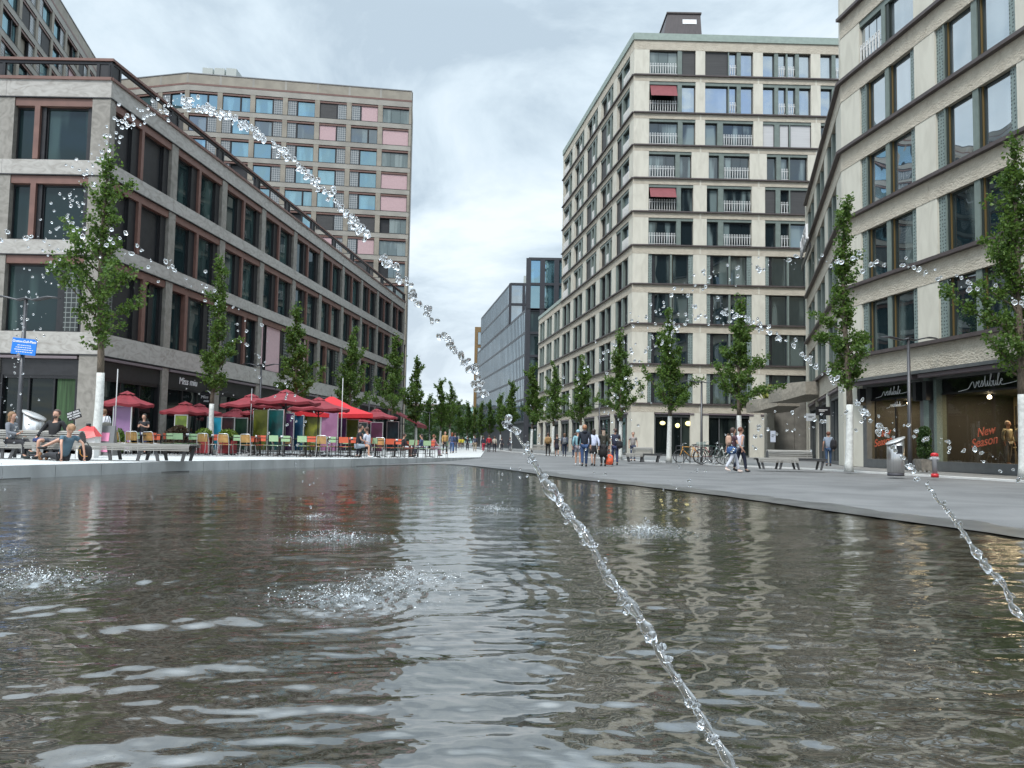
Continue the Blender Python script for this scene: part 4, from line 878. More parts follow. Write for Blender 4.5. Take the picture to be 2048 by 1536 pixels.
# passage between the two pale buildings: panelled wall and concrete canopies
CANM = mat('weathered_concrete', (.30, .275, .225), .9, var=1, col2=(.22, .20, .165), vscale=5, bump=.5, bscale=14)
pw_ = thing('panelled_wall', 'grey concrete panel wall in the passage behind the right bench', 'wall', (X(1545, 66), 66, 0))
b = MB(); PANM = mat('concrete_panel', (.17, .16, .14), .8, var=.2, vscale=1.5)
for i in range(7): b.box(i * .95, i * .95 + .93, .04 * (i % 2), .3, .06, 5.0, PANM)
b.box(-.6, 0, -.5, .3, .06, 5.0, mat('stone_return', (.36, .34, .29), .8, var=.1)); b.build('panels', pw_)
for px0, px1, d_, z0, z1, lb in ((1532, 1600, 60, 3.9, 4.9, 'left concrete canopy carrying a tuft of ornamental grass'), (1586, 1646, 53, 4.35, 5.6, 'right concrete canopy joined to the wing of the corner building')):
    x0, x1 = X(px0, d_), X(px1, d_); c_ = thing('concrete_canopy', lb, 'canopy', (x0, d_, 0)); b = MB(); w_ = x1 - x0
    b.add([(0, 2.2, z0), (w_, 2.2, z0), (w_, 5, z0), (0, 5, z0), (.9, 0, z0 + .35), (w_, 0, z0 + .35), (.9, 0, z1), (w_, 0, z1), (0, 2.2, z0 + .35), (0, 5, z1), (w_, 5, z1), (.1, 2.2, z1)],
          [(0, 4, 5, 1), (0, 3, 2, 1), (4, 6, 7, 5), (0, 8, 11, 6, 4), (8, 3, 9, 11), (0, 3, 8), (6, 11, 9, 10, 7), (1, 5, 7, 10, 2), (3, 2, 10, 9)], CANM); b.build('slab', c_)
    if px0 == 1532:
        gr = MB(); gt = mat('dry_grass', (.22, .24, .05), .8, var=.4, vscale=9); rr = random.Random(3)
        for i in range(700):
            bx, by = rr.uniform(.6, w_ - .1), rr.uniform(.4, 2.6); hh = rr.uniform(.5, 1.25) * math.sin(math.pi * min(1, max(.12, bx / w_))) ** .5; lx, ly = rr.gauss(0, .35), rr.gauss(0, .3)
            gr.add([(bx, by, z1 - .05), (bx + .035, by, z1 - .05), (bx + lx * .5 + .02, by + ly * .5, z1 + hh * .7), (bx + lx, by + ly, z1 + hh)], [(0, 1, 2), (0, 2, 3)], gt)
        gg_ = gr.build('ornamental_grass'); gg_.location = (x0, d_, 0); tag(gg_, 'yellow green tuft of ornamental grass growing on the concrete canopy', 'grass', kind='stuff')
# parapet far building masses beyond the trees
rootG = thing('far_building', 'low pale building far down the street beyond the trees, mostly hidden', 'building', (X(830, 260), 260, 0))
b = MB(); b.box(-14, 16, 0, 12, 0, 13, mat('far_render', (.35, .33, .29), .9, var=.1)); b.box(-14.5, 16.5, -.6, 12.6, 13, 13.7, mat('far_roof', (.16, .12, .10), .9)); b.build('wall', rootG)
for i in range(9):
    for j in range(3): window(rootG, frame((rootG.location.x - 14, 259.9), (1, 0)), 1 + i * 3.2, 1.2 + j * 4, 1.6, 2.4, [(1, 'pane')], None, gl=G_A, y0=-.1)
# ---------------------------------------------------------------- trees
def leafmat(name, c1, c2):
    m = bpy.data.materials.new(name); m.use_nodes = True; t = m.node_tree; t.nodes.clear()
    o = t.nodes.new('ShaderNodeOutputMaterial'); d = t.nodes.new('ShaderNodeBsdfPrincipled'); d.inputs['Roughness'].default_value = .5; tl = t.nodes.new('ShaderNodeBsdfTranslucent')
    g = t.nodes.new('ShaderNodeNewGeometry'); r = t.nodes.new('ShaderNodeValToRGB'); t.links.new(g.outputs['Random Per Island'], r.inputs[0])
    r.color_ramp.elements[0].color = (*c1, 1); r.color_ramp.elements[1].color = (*c2, 1)
    t.links.new(r.outputs[0], d.inputs['Base Color']); t.links.new(r.outputs[0], tl.inputs[0]); mx = t.nodes.new('ShaderNodeMixShader'); mx.inputs[0].default_value = .5
    t.links.new(d.outputs[0], mx.inputs[1]); t.links.new(tl.outputs[0], mx.inputs[2]); t.links.new(mx.outputs[0], o.inputs[0]); MATS[name] = m; return m
LEAF = leafmat('ginkgo_leaves', (.046, .105, .018), (.145, .230, .040)); LEAF2 = leafmat('dark_leaves', (.026, .06, .014), (.065, .12, .026))
BARK = mat('bark', (.12, .095, .07), .9, var=.3, vscale=12, stretch=(3, 3, .6), bump=.4, bscale=30)
PAINT = mat('trunk_paint', (.60, .61, .58), .8, var=.14, vscale=7, bump=.2, bscale=22)
def ginkgo(seed, Ht, rad, bare, white, leafn, lsz, outl=3, shape=1.0, leaf=None):
    """returns (white_mesh, trunk_mesh, crown_mesh): narrow street ginkgo, upswept irregular limbs"""
    rnd = random.Random(seed); tw, tb = MB(), MB(); ctr = lambda z: Vector((.10 * math.sin(z * .5 + seed) * min(1, z / 4), .10 * math.sin(z * .37 + seed * 2) * min(1, z / 4), z))
    r0 = .135; rr = lambda z: r0 * (1 - z / Ht) ** .8 + .012
    zs = [i * white / 8 for i in range(9)]; tw.tube([ctr(z) for z in zs], [rr(z) * (1.25 - .25 * min(1, z / .4)) + .008 for z in zs], PAINT, 10)
    zs = [white + i * (Ht * .97 - white) / 22 for i in range(23)]; tb.tube([ctr(z) for z in zs], [rr(z) for z in zs], BARK, 8)
    anchors = []
    nb = int(46 * Ht / 10); az = rnd.uniform(0, 6)
    for i in range(nb):
        f_ = (i / nb) ** 1.05; z = bare + (Ht * .95 - bare) * f_; az += 2.399 + rnd.gauss(0, .5)
        prof = (1 - f_) ** 1.45 * shape + .17; prof *= min(1, .5 + f_ * 5)
        ln = rad * prof * rnd.uniform(.35, 1.3)
        if rnd.random() < outl / nb: ln = rad * rnd.uniform(1.15, 1.6) * (1 - f_ * .65)
        up = rnd.uniform(.0, .9) + f_ * 1.1; d = Vector((math.cos(az), math.sin(az), up)).normalized(); p = ctr(z); pts = [p]
        n_ = 5
        for k_ in range(n_):
            d = (d + Vector((rnd.gauss(0, .16), rnd.gauss(0, .16), .10 if k_ < 3 else -.05))).normalized(); p = p + d * ln / n_; pts.append(p)
        tb.tube(pts, [max(.006, rr(z) * .42 * (1 - k_ / (n_ + .5))) for k_ in range(n_ + 1)], BARK, 5, cap=False)
        ndens = 4 + int(ln * 7)
        for k_ in range(ndens):
            u_ = .14 + .88 * rnd.random() ** .8; i0 = min(n_ - 1, int(u_ * n_)); q = pts[i0].lerp(pts[i0 + 1], min(1, u_ * n_ - i0)); anchors.append((q + Vector((rnd.gauss(0, 1), rnd.gauss(0, 1), rnd.gauss(0, .6))) * .05, .09 + .07 * rnd.random()))
        for sb in range(int(ln * 1.6)):
            u_ = rnd.uniform(.3, .9); i0 = int(u_ * n_); q = pts[i0]; d2 = (Vector((rnd.gauss(0, 1), rnd.gauss(0, 1), rnd.uniform(-.2, .9)))).normalized(); e_ = q + d2 * rnd.uniform(.2, .45) * max(.6, ln * .5)
            tb.tube([q, (q + e_) / 2 + Vector((0, 0, .04)), e_], [.012, .009, .004], BARK, 4, cap=False)
            for k_ in range(5): anchors.append((q.lerp(e_, .3 + .75 * rnd.random()), .14))
    for k_ in range(int(Ht * 2.2)): z = bare + (Ht * 1.0 - bare) * rnd.random() ** .7; anchors.append((ctr(min(z, Ht)) + Vector((rnd.gauss(0, .1), rnd.gauss(0, .1), 0)), .2))
    g = np.random.default_rng(seed); A = np.array([a_[0] for a_ in anchors]); S = np.array([a_[1] for a_ in anchors]); idx = g.integers(0, len(A), leafn)
    C = A[idx] + g.normal(0, 1, (leafn, 3)) * S[idx, None] * .75
    nrm = g.normal(0, 1, (leafn, 3)); nrm[:, 2] = np.abs(nrm[:, 2]) * .8 + .2; nrm /= np.linalg.norm(nrm, axis=1)[:, None]
    t1 = np.cross(nrm, g.normal(0, 1, (leafn, 3))); t1 /= np.linalg.norm(t1, axis=1)[:, None]; t2 = np.cross(nrm, t1); sz = lsz * g.uniform(.6, 1.3, (leafn, 1))
    V = np.stack([C - t2 * sz * .55, C + t1 * sz * .62 + t2 * sz * .25 + nrm * sz * .12, C + t2 * sz * .5 - nrm * sz * .06, C - t1 * sz * .62 + t2 * sz * .25 + nrm * sz * .12], 1).reshape(-1, 3)
    F_ = np.arange(leafn * 4).reshape(-1, 4)
    me = bpy.data.meshes.new('crown'); me.from_pydata(V.tolist(), [], F_.tolist()); me.materials.append(leaf or LEAF); me.update()
    return tw.mesh('painted_trunk'), tb.mesh('trunk'), me
def tree(meshes, px, d, z0, s, rz, label, group='young street trees with white painted trunks'):
    t_ = thing('ginkgo_tree', label, 'tree', (X(px, d), d, z0), rz, group, s)
    for n_, me in zip(('painted_trunk', 'trunk', 'crown'), meshes): put(n_, me, t_)
    return t_
TA = ginkgo(1, 11.2, 1.75, 3.7, 2.9, 6300, .10, 8); TB = ginkgo(4, 11.4, 1.55, 3.3, 2.7, 7400, .10, 5, 1.05); TC = ginkgo(7, 12.0, 2.3, 3.4, 2.8, 10500, .10, 6, 1.3)
TD = ginkgo(12, 8.6, 1.75, 2.9, 2.65, 6600, .11, 6, 1.25); TE = ginkgo(15, 9.4, 1.75, 3.1, 2.7, 6600, .115, 6, 1.3); TF = ginkgo(21, 9.2, 1.9, 2.9, 2.4, 5200, .15, 5, 1.1)
rows = [(TA, 192, 27, PZ, 1, 0, 'tall sparse young tree with a white trunk in front of the left building corner'),
 (TB, 423, 37, PZ, .86, 1.0, 'narrow tree with white trunk between the bench and the large red parasols'),
 (TE, 588, 46, PZ, .95, 2.0, 'narrow pointed tree rising behind the largest dark red parasol'),
 (TD, 700, 58, .2, 1.06, 3.1, 'tree right behind the bright red square parasol'),
 (TE, 783, 66, .15, 1.08, 4.4, 'full tree near the far end of the stone and copper facade'),
 (TF, 831, 80, .05, 1.04, .3, 'first tree standing free against the sky beyond the left building'),
 (TF, 880, 98, 0, .98, 2.4, 'left of the twin-topped pair of trees against the pale sky'), (TD, 899, 102, 0, 1.02, 5, 'right of the twin-topped pair of trees against the pale sky'),
 (TF, 858, 112, 0, .85, 1, 'small tree behind the far left lamp post'), (TF, 916, 125, 0, .85, 2, 'low tree just right of the twin-topped pair'), (TF, 934, 138, 0, .9, 4, 'far tree near the left foot of the dark glass block'),
 (TC, 2046, 25.8, .1, 1.0, 3.6, 'nearest large tree cut by the right edge of the picture'),
 (TB, 1697, 30, .08, .97, 3.6, 'tall tree with white trunk between the right bench and the steel bin'),
 (TE, 1480, 39, .06, .93, 5.4, 'broad tree behind the two women walking past the bikes'),
 (TD, 1338, 42, .06, .95, .5, 'tree with white trunk between the small bench and the bikes'),
 (TE, 1240, 49.5, .06, .90, 1.9, 'narrow tree left of the tower corner behind the walking group'),
 (TD, 1162, 62, .06, .92, 3.9, 'tree behind the man in the navy jacket'), (TD, 1106, 68, .06, .93, 5.3, 'tree rising over the person with the tan backpack'),
 (TF, 1063, 82, .05, 1.02, 2.6, 'tree in front of the graphite tower next to the pale annex'), (TF, 1022, 97, .05, .95, 5.8, 'tallest tree before the long dark glass facade'),
 (TF, 1000, 122, .04, .95, 1.3, 'second tree before the long dark glass facade'), (TF, 978, 134, .04, .9, 3.3, 'third tree before the long dark glass facade'), (TF, 962, 148, .04, .95, .9, 'fourth tree before the long dark glass facade'), (TF, 948, 165, .04, .95, 4.9, 'farthest tree at the end of the glass facade')]
for r_ in rows: tree(*r_)
WOODM = leafmat('far_woods', (.02, .05, .015), (.05, .09, .03))
g = np.random.default_rng(9); nl = 9000
C = np.stack([g.uniform(-40, -4, nl), g.uniform(175, 245, nl), g.uniform(0, 1, nl) ** .7 * 8 + 2], 1); C[:, 2] *= .75 + .3 * np.sin(C[:, 0] * .9)
t1 = g.normal(0, 1, (nl, 3)); t2 = g.normal(0, 1, (nl, 3)); V = np.stack([C, C + t1 * .4, C + t1 * .4 + t2 * .3, C + t2 * .4], 1).reshape(-1, 3)
me = bpy.data.meshes.new('far_woods'); me.from_pydata(V.tolist(), [], np.arange(nl * 4).reshape(-1, 4).tolist()); me.materials.append(WOODM); tag(put('distant_foliage', me), 'dark mass of distant foliage closing the end of the street', 'foliage', kind='stuff')
# ---------------------------------------------------------------- lamps
LM = mat('lamp_metal', (.075, .075, .08), .4, metal=.5)
lm_ = []
b = MB(); b.tube([(0, 0, 0), (0, 0, .9), (0, 0, 5.0)], [.085, .08, .055], LM, 12); b.tube([(0, 0, 0), (0, 0, .04)], .16, LM, 12); lm_.append(('pole', b.mesh('pole')))
for s_ in (-1, 1):
    b = MB(); prof = [(0, .0, .07, .06), (.25, -.06, .12, .05), (.5, .0, .16, .05), (.75, .06, .15, .04), (1.0, .05, .09, .03), (1.12, .03, .03, .02)]; vs_ = []; fs = []
    for x_, z_, wd, th in prof: vs_ += [(s_ * x_, -wd, 5.0 + z_), (s_ * x_, wd, 5.0 + z_), (s_ * x_, wd * .7, 5.0 + z_ + th), (s_ * x_, -wd * .7, 5.0 + z_ + th)]
    for i in range(5):
        for k_ in range(4): q = (k_ + 1) % 4; fs.append((i * 4 + k_, i * 4 + q, i * 4 + 4 + q, i * 4 + 4 + k_))
    fs += [(0, 1, 2, 3), (20, 21, 22, 23)]; b.add(vs_, fs, LM, smooth=True); lm_.append(('lamp_arm', b.mesh('lamp_arm')))
for px, d, z0, s, lb in ((1820, 33, .1, 1.13, 'near right lamp post between the steel bin and the red and grey hydrant'), (1403, 41, .06, .87, 'lamp post behind the parked bicycles'), (1198, 68, .06, .9, 'lamp post behind the walking group'),
    (36, 26.3, PZ, 1.07, 'left lamp post carrying the blue street sign'), (517, 45, PZ, 1.0, 'lamp post behind the dark red parasols'), (736, 68, .2, 1.0, 'lamp post above the right end of the red parasols'), (858, 100, .05, .95, 'far lamp post among the free standing trees')):
    t_ = thing('street_lamp', lb, 'street lamp', (X(px, d), d, z0), 0, 'two-armed street lamps', s)
    for n_, me in lm_: put(n_, me, t_)
SB = mat('sign_blue', (.015, .18, .62), .4)
s_ = thing('street_sign', 'blue street name sign with white writing fixed to the left lamp post', 'sign', (X(40, 26.2), 26.15, 3.95)); M_ = Matrix.Rotation(R(5), 4, 'Y')
b = MB(); b.box(-.42, .42, -.015, .015, -.28, .28, SB, M_); b.build('plate', s_)
b = MB(); b.box(-.05, .05, .015, .12, -.1, .1, LM, M_); b.build('bracket', s_)
text('Gustav-Gull-Platz', .115, SIGNW, s_, M_ @ T(0, -.02, .17) @ UP, ext=.002, off=.003)
for q, wd in enumerate((.36, .44, .5, .4)):
    b = MB(); rr = random.Random(q); x_ = -wd / 1.6
    while x_ < wd / 1.6: l_ = rr.uniform(.03, .09); b.box(x_, x_ + l_, -.019, -.015, .03 - q * .075, .052 - q * .075, SIGNW, M_); x_ += l_ + .018
    b.build('fine_print', s_)
# ---------------------------------------------------------------- benches
SLAT = mat('weathered_slats', (.36, .35, .32), .7, var=1, col2=(.25, .24, .22), vscale=3, stretch=(.5, 8, 8)); LEG = mat('bench_leg', (.07, .07, .072), .5)
def bench(name, label, loc, L_, b0, b1, legs, rz=0, dark=None, group='slatted benches'):
    t_ = thing(name, label, 'bench', loc, rz, group); dark = dark or ()
    b = MB()
    for q, (y_, z_) in enumerate([(-.36, .30), (-.375, .345), (-.37, .39), (-.345, .43), (-.29, .45), (-.225, .455), (-.16, .455), (-.095, .455), (-.03, .455), (.035, .455), (.10, .455), (.165, .455), (.23, .455), (.29, .45), (.345, .43), (.37, .39)]):
        x1 = L_ if not dark else dark[0]
        if q < 4 or q > 13: b.box(0, x1, y_ - .012, y_ + .012, z_ - .018, z_ + .018, SLAT)
        else: b.box(0, x1, y_ - .027, y_ + .027, z_ - .012, z_ + .012, SLAT)
    b.build('seat', t_)
    b = MB(); n_ = 13
    for q in range(n_):
        a_ = math.pi * (q + .5) / n_; y_, z_ = -.21 * math.cos(a_), .46 + .32 * math.sin(a_); b.box(b0, b1, -.012, .012, -.025, .025, SLAT, T(0, y_, z_) @ Matrix.Rotation(-(math.pi / 2 - a_) * 1.0 if False else (a_ - math.pi) , 4, 'X') @ Matrix.Rotation(R(0), 4, 'X'))
    b.build('backrest', t_)
    b = MB()
    for x_ in (b0, b1 - .04):
        pts = [(-.22, .46)] + [(-.2 * math.cos(math.pi * q / 12), .46 + .30 * math.sin(math.pi * q / 12)) for q in range(13)]
        vs_ = [(x_, y_, z_) for y_, z_ in pts] + [(x_ + .04, y_, z_) for y_, z_ in pts]; n_ = len(pts)
        b.add(vs_, [tuple(range(n_ - 1, -1, -1)), tuple(range(n_, 2 * n_))] + [(q, (q + 1) % n_, n_ + (q + 1) % n_, n_ + q) for q in range(n_)], LEG)
    if dark: b.box(dark[0], dark[1], -.35, .33, .36, .44, LEG); b.box(dark[0], dark[1], -.37, .35, .44, .46, LEG)
    b.box(.1, L_ - .1, -.04, .04, .38, .43, LEG); b.build('frame', t_)
    for x_, ln in legs:
        b = MB(); 
        for y_ in (-.28, .26): b.add([(x_ - .05, y_ - .02, .42), (x_ + .05, y_ - .02, .42), (x_ + .05, y_ + .02, .42), (x_ - .05, y_ + .02, .42), (x_ + ln - .04, y_ - .02, 0), (x_ + ln + .04, y_ - .02, 0), (x_ + ln + .04, y_ + .02, 0), (x_ + ln - .04, y_ + .02, 0)], [(0, 1, 2, 3), (7, 6, 5, 4), (0, 4, 5, 1), (1, 5, 6, 2), (2, 6, 7, 3), (3, 7, 4, 0)], LEG)
        b.build('leg', t_)
    return t_
BD = 21.6; bx = X(-70, BD)
bench('park_bench', 'long slatted bench on the left terrace with two people sitting on it', (bx, BD, PZ + .02), X(390, BD) - bx, .2, X(165, BD) - bx, [(X(p, BD) - bx, l_) for p, l_ in ((-40, -.1), (20, 0), (48, -.18), (62, .15), (112, .1), (228, .08), (294, -.1), (320, .1), (382, -.1))])
d_ = 31.5; x0 = X(1512, d_); bench('park_bench', 'slatted bench with arched backrest between the two women and the white tree trunk', (x0, d_, .09), X(1645, d_) - x0, .45, 2.2, [(.12, .12), (.98, -.1), (1.52, .12), (2.62, -.1)], R(-2), (1.6, 2.75))
d_ = 41; x0 = X(1250, d_); bench('park_bench', 'farther small slatted bench left of the bicycles', (x0, d_, .08), X(1322, d_) - x0, .45, 1.45, [(.12, .1), (.85, .12), (.95, -.1), (1.8, -.1)], R(-2), (.9, 1.93))
d_ = 60; x0 = X(1058, d_ + 14); bench('park_bench', 'tiny distant bench left of the person with the tan backpack', (x0, d_ + 14, .07), 2.4, .4, 1.9, [(.2, .1), (2.1, -.1)])
# ---------------------------------------------------------------- bins, hydrant, planter
STEEL = mat('brushed_steel', (.55, .54, .53), .28, metal=.9, var=.1, vscale=3, stretch=(9, 9, .1))
def litterbin(px, d, z0, h, r_, lb, s=1, rz=0):
    t_ = thing('litter_bin', lb, 'litter bin', (X(px, d), d, z0), rz, 'slant-topped steel litter bins')
    b = MB(); n = 28; sl = lambda x_, y_, z_: x_ * .45 if z_ > h * .8 else 0
    b.lathe([(r_ * .92, .1), (r_, .11), (r_, h * .9)], STEEL, n, tilt=sl); b.build('body', t_)
    b = MB(); b.lathe([(r_ * .97, 0), (r_ * .97, .1)], mat('bin_base', (.06, .06, .07), .6), n); b.build('base', t_)
    b = MB(); b.lathe([(r_ * .8, h * .93), (r_ * 1.12, h * .93), (r_ * 1.12, h * .96), (r_ * .3, h * .97)], mat('bin_lid', (.48, .48, .47), .4, metal=.4), n, tilt=sl); b.build('lid', t_)
    b = MB(); b.box(-.1, .1, -r_ - .006, -r_ + .03, h * .6, h * .82, BLACK); b.build('opening', t_)
litterbin(1791, 26, .09, 1.25, .27, 'tall brushed steel litter bin in front of the shop entrance on the right')
litterbin(66, 24.5, PZ, 1.38, .3, 'pale slant-topped litter bin behind the seated pair on the left bench', rz=math.pi)
t_ = thing('fire_hydrant', 'grey fire hydrant with red cap and red foot on the right kerb', 'hydrant', (X(1869, 25.2), 25.2, .09))
HR, HG = mat('hydrant_red', (.50, .025, .03), .35), mat('hydrant_grey', (.30, .30, .31), .4)
b = MB(); b.lathe([(.075, .12), (.075, .5), (.11, .56), (.115, .66), (.10, .68)], HG, 20); b.build('body', t_)
b = MB(); b.lathe([(.115, 0), (.115, .11), (.1, .12), (.06, .125)], HR, 20); b.build('base', t_)
b = MB(); b.lathe([(.105, .68), (.105, .76), (.09, .79), (.03, .80)], HR, 20)
for q in range(8): b.box(.095, .115, -.012, .012, .69, .77, HR, RZ(q * math.pi / 4))
b.build('cap', t_)
for a_ in (math.pi, -1.2): b = MB(); b.tube([(0, 0, 0), (.15, 0, 0), (.16, 0, 0)], [.05, .05, .035], HG, 12, RZ(a_) @ T(0, 0, .6)); b.build('outlet', t_)
def shrub(name, label, cat, loc, blobs, n, lsz, mt, pot=None, seed=0):
    t_ = thing(name, label, cat, loc); g = np.random.default_rng(seed); P_ = []
    for (cx, cy_, cz, rx, rz_) in blobs:
        k_ = n // len(blobs); v = g.normal(0, 1, (k_, 3)); v /= np.linalg.norm(v, axis=1)[:, None]; v *= g.uniform(.55, 1.08, (k_, 1)); P_.append(v * [rx, rx, rz_] + [cx, cy_, cz])
    C = np.concatenate(P_); k_ = len(C); t1 = g.normal(0, 1, (k_, 3)); t1 /= np.linalg.norm(t1, axis=1)[:, None]; t2 = np.cross(t1, g.normal(0, 1, (k_, 3))); t2 /= np.linalg.norm(t2, axis=1)[:, None]
    V = np.stack([C - t1 * lsz, C + t2 * lsz * .5, C + t1 * lsz, C - t2 * lsz * .5], 1).reshape(-1, 3); me = bpy.data.meshes.new('foliage'); me.from_pydata(V.tolist(), [], np.arange(k_ * 4).reshape(-1, 4).tolist()); me.materials.append(mt); put('foliage', me, t_)
    if pot:
        w_, h_, pm, kind = pot; b = MB()
        if kind == 'taper': b.add([(-w_ * .36, -w_ * .36, .06), (w_ * .36, -w_ * .36, .06), (w_ * .36, w_ * .36, .06), (-w_ * .36, w_ * .36, .06), (-w_ / 2, -w_ / 2, h_), (w_ / 2, -w_ / 2, h_), (w_ / 2, w_ / 2, h_), (-w_ / 2, w_ / 2, h_)], [(0, 3, 2, 1), (4, 5, 6, 7), (0, 1, 5, 4), (1, 2, 6, 5), (2, 3, 7, 6), (3, 0, 4, 7)], pm); [b.box(sx - .03, sx + .03, sy - .03, sy + .03, 0, .07, pm) for sx in (-w_ * .3, w_ * .3) for sy in (-w_ * .3, w_ * .3)]
        else: b.box(-w_ / 2, w_ / 2, -.22, .22, 0, h_, pm)
        b.build('planter', t_)
    return t_
shrub('potted_shrub', 'clipped green shrub in a weathered stone planter beside the shop entrance', 'potted plant', (X(1849, 31.5), 31.5, .09), [(0, 0, 1.6, .24, .26), (0, 0, 1.25, .27, .3), (0, 0, .85, .29, .32)], 3600, .045, LEAF2, (.6, .52, mat('planter_stone', (.22, .20, .17), .9, var=.3, vscale=5), 'taper'), 1)
shrub('shrub', 'dark reddish spreading shrub under the small red parasol', 'shrub', (X(358, 33), 33, PZ), [(-.2, 0, .55, .5, .5), (.3, .1, .45, .5, .42), (0, 0, .9, .35, .3)], 4200, .05, leafmat('maple_leaves', (.03, .03, .015), (.10, .05, .03)), None, 2)
shrub('ornamental_grass', 'tall green grass clump beside the lilac poster', 'plant', (X(238, 31), 31, PZ), [(0, 0, .45, .25, .5), (-.2, 0, .35, .2, .4)], 1600, .07, LEAF, None, 3)
REDP = mat('red_planter', (.22, .02, .025), .5)
shrub('potted_plant', 'yellow green fern in a red planter just left of the narrow tree trunk', 'potted plant', (X(408, 34.5), 34.5, PZ), [(0, 0, .85, .32, .25)], 900, .07, leafmat('fern', (.08, .14, .02), (.20, .28, .04)), (.6, .7, REDP, 'box'), 4)
shrub('potted_plant', 'green fern in a red planter just right of the narrow tree trunk', 'potted plant', (X(455, 35), 35, PZ), [(0, 0, .8, .4, .28)], 900, .07, MATS['fern'], (.75, .6, REDP, 'box'), 5)
shrub('potted_plant', 'bushy yellow flowering plant near the right end of the poster row', 'potted plant', (X(783, 56), 56, .2), [(0, 0, .7, .4, .5)], 900, .08, MATS['fern'], (.6, .4, REDP, 'box'), 6)
# playhouse shape, menu board, sign board, bags
t_ = thing('play_kiosk', 'small white kiosk with red roof and yellow arch behind the bench near the tree', 'kiosk', (X(176, 24), 24, PZ), R(8)); b = MB(); KW, KY, KR = WHITE, mat('toy_yellow', (.75, .55, .02), .4), mat('toy_red', (.62, .05, .05), .4)
b.box(-.27, .27, -.2, .2, 0, .68, KW); b.build('body', t_)
b = MB(); b.add([(-.33, -.28, .66), (0, -.3, .58), (.33, -.28, .66), (.33, .28, .66), (-.33, .28, .66), (-.24, -.2, .82), (.24, -.2, .82), (.0, -.15, .98), (.1, .2, .98)], [(0, 1, 2, 6, 5), (5, 6, 7), (2, 3, 8, 6), (6, 8, 7), (0, 5, 7, 8, 4), (3, 4, 8), (0, 4, 3, 2, 1)], KR); b.build('roof', t_)
b = MB(); b.box(-.17, .17, -.215, -.2, .1, .22, mat('toy_brown', (.12, .02, .01), .5)); b.add([(-.2, -.22, .22), (.2, -.22, .22), (.15, -.22, .38), (.06, -.22, .48), (-.06, -.22, .48), (-.15, -.22, .38)], [(0, 1, 2, 3, 4, 5)], KY); b.build('door_panel', t_)
b = MB(); b.lathe([(.07, .96), (.07, 1.05), (.05, 1.07)], BLACK, 10); b.build('finial', t_)
t_ = thing('menu_board', 'grey standing menu board with pink panels beside the woman in white', 'menu board', (X(216, 27.3), 27.3, PZ)); b = MB()
b.add([(-.28, -.2, 0), (.28, -.2, 0), (.28, .2, 0), (-.28, .2, 0), (-.26, -.03, 1.05), (.26, -.03, 1.05), (.26, .03, 1.05), (-.26, .03, 1.05)], [(0, 3, 2, 1), (4, 5, 6, 7), (0, 1, 5, 4), (1, 2, 6, 5), (2, 3, 7, 6), (3, 0, 4, 7)], GREYM); b.build('board', t_)
b = MB(); PKP = mat('pink_card', (.70, .25, .40), .6)
for z0 in (.12, .5): b.add([(-.2, -.19 + z0 * .155, z0), (.1, -.19 + z0 * .155, z0), (.1, -.19 + (z0 + .3) * .155, z0 + .3), (-.2, -.19 + (z0 + .3) * .155, z0 + .3)], [(0, 1, 2, 3)], PKP, T(0, -.02, 0))
b.build('card', t_)
t_ = thing('tilted_sign', 'small tilted black board on a stick reading best buns and drinks in town', 'sign', (X(146, 22.6), 22.6, PZ)); Mt = T(0, 0, 1.28) @ Matrix.Rotation(R(-20), 4, 'Y')
b = MB(); b.box(-.2, .2, -.01, .01, -.13, .13, BLACK, Mt); b.build('board', t_)
for q, (tx, sz) in enumerate((('BEST BUNS', .072), ('AND DRINKS', .068), ('IN TOWN', .072))): text(tx, sz, SIGNW, t_, Mt @ T(0, -.014, .075 - q * .075) @ UP, ext=.001, off=.002)
b = MB(); b.tube([(.05, .0, 1.15), (.09, 0, .6), (.1, 0, 0)], .008, SLAT, 5); b.build('stick', t_)
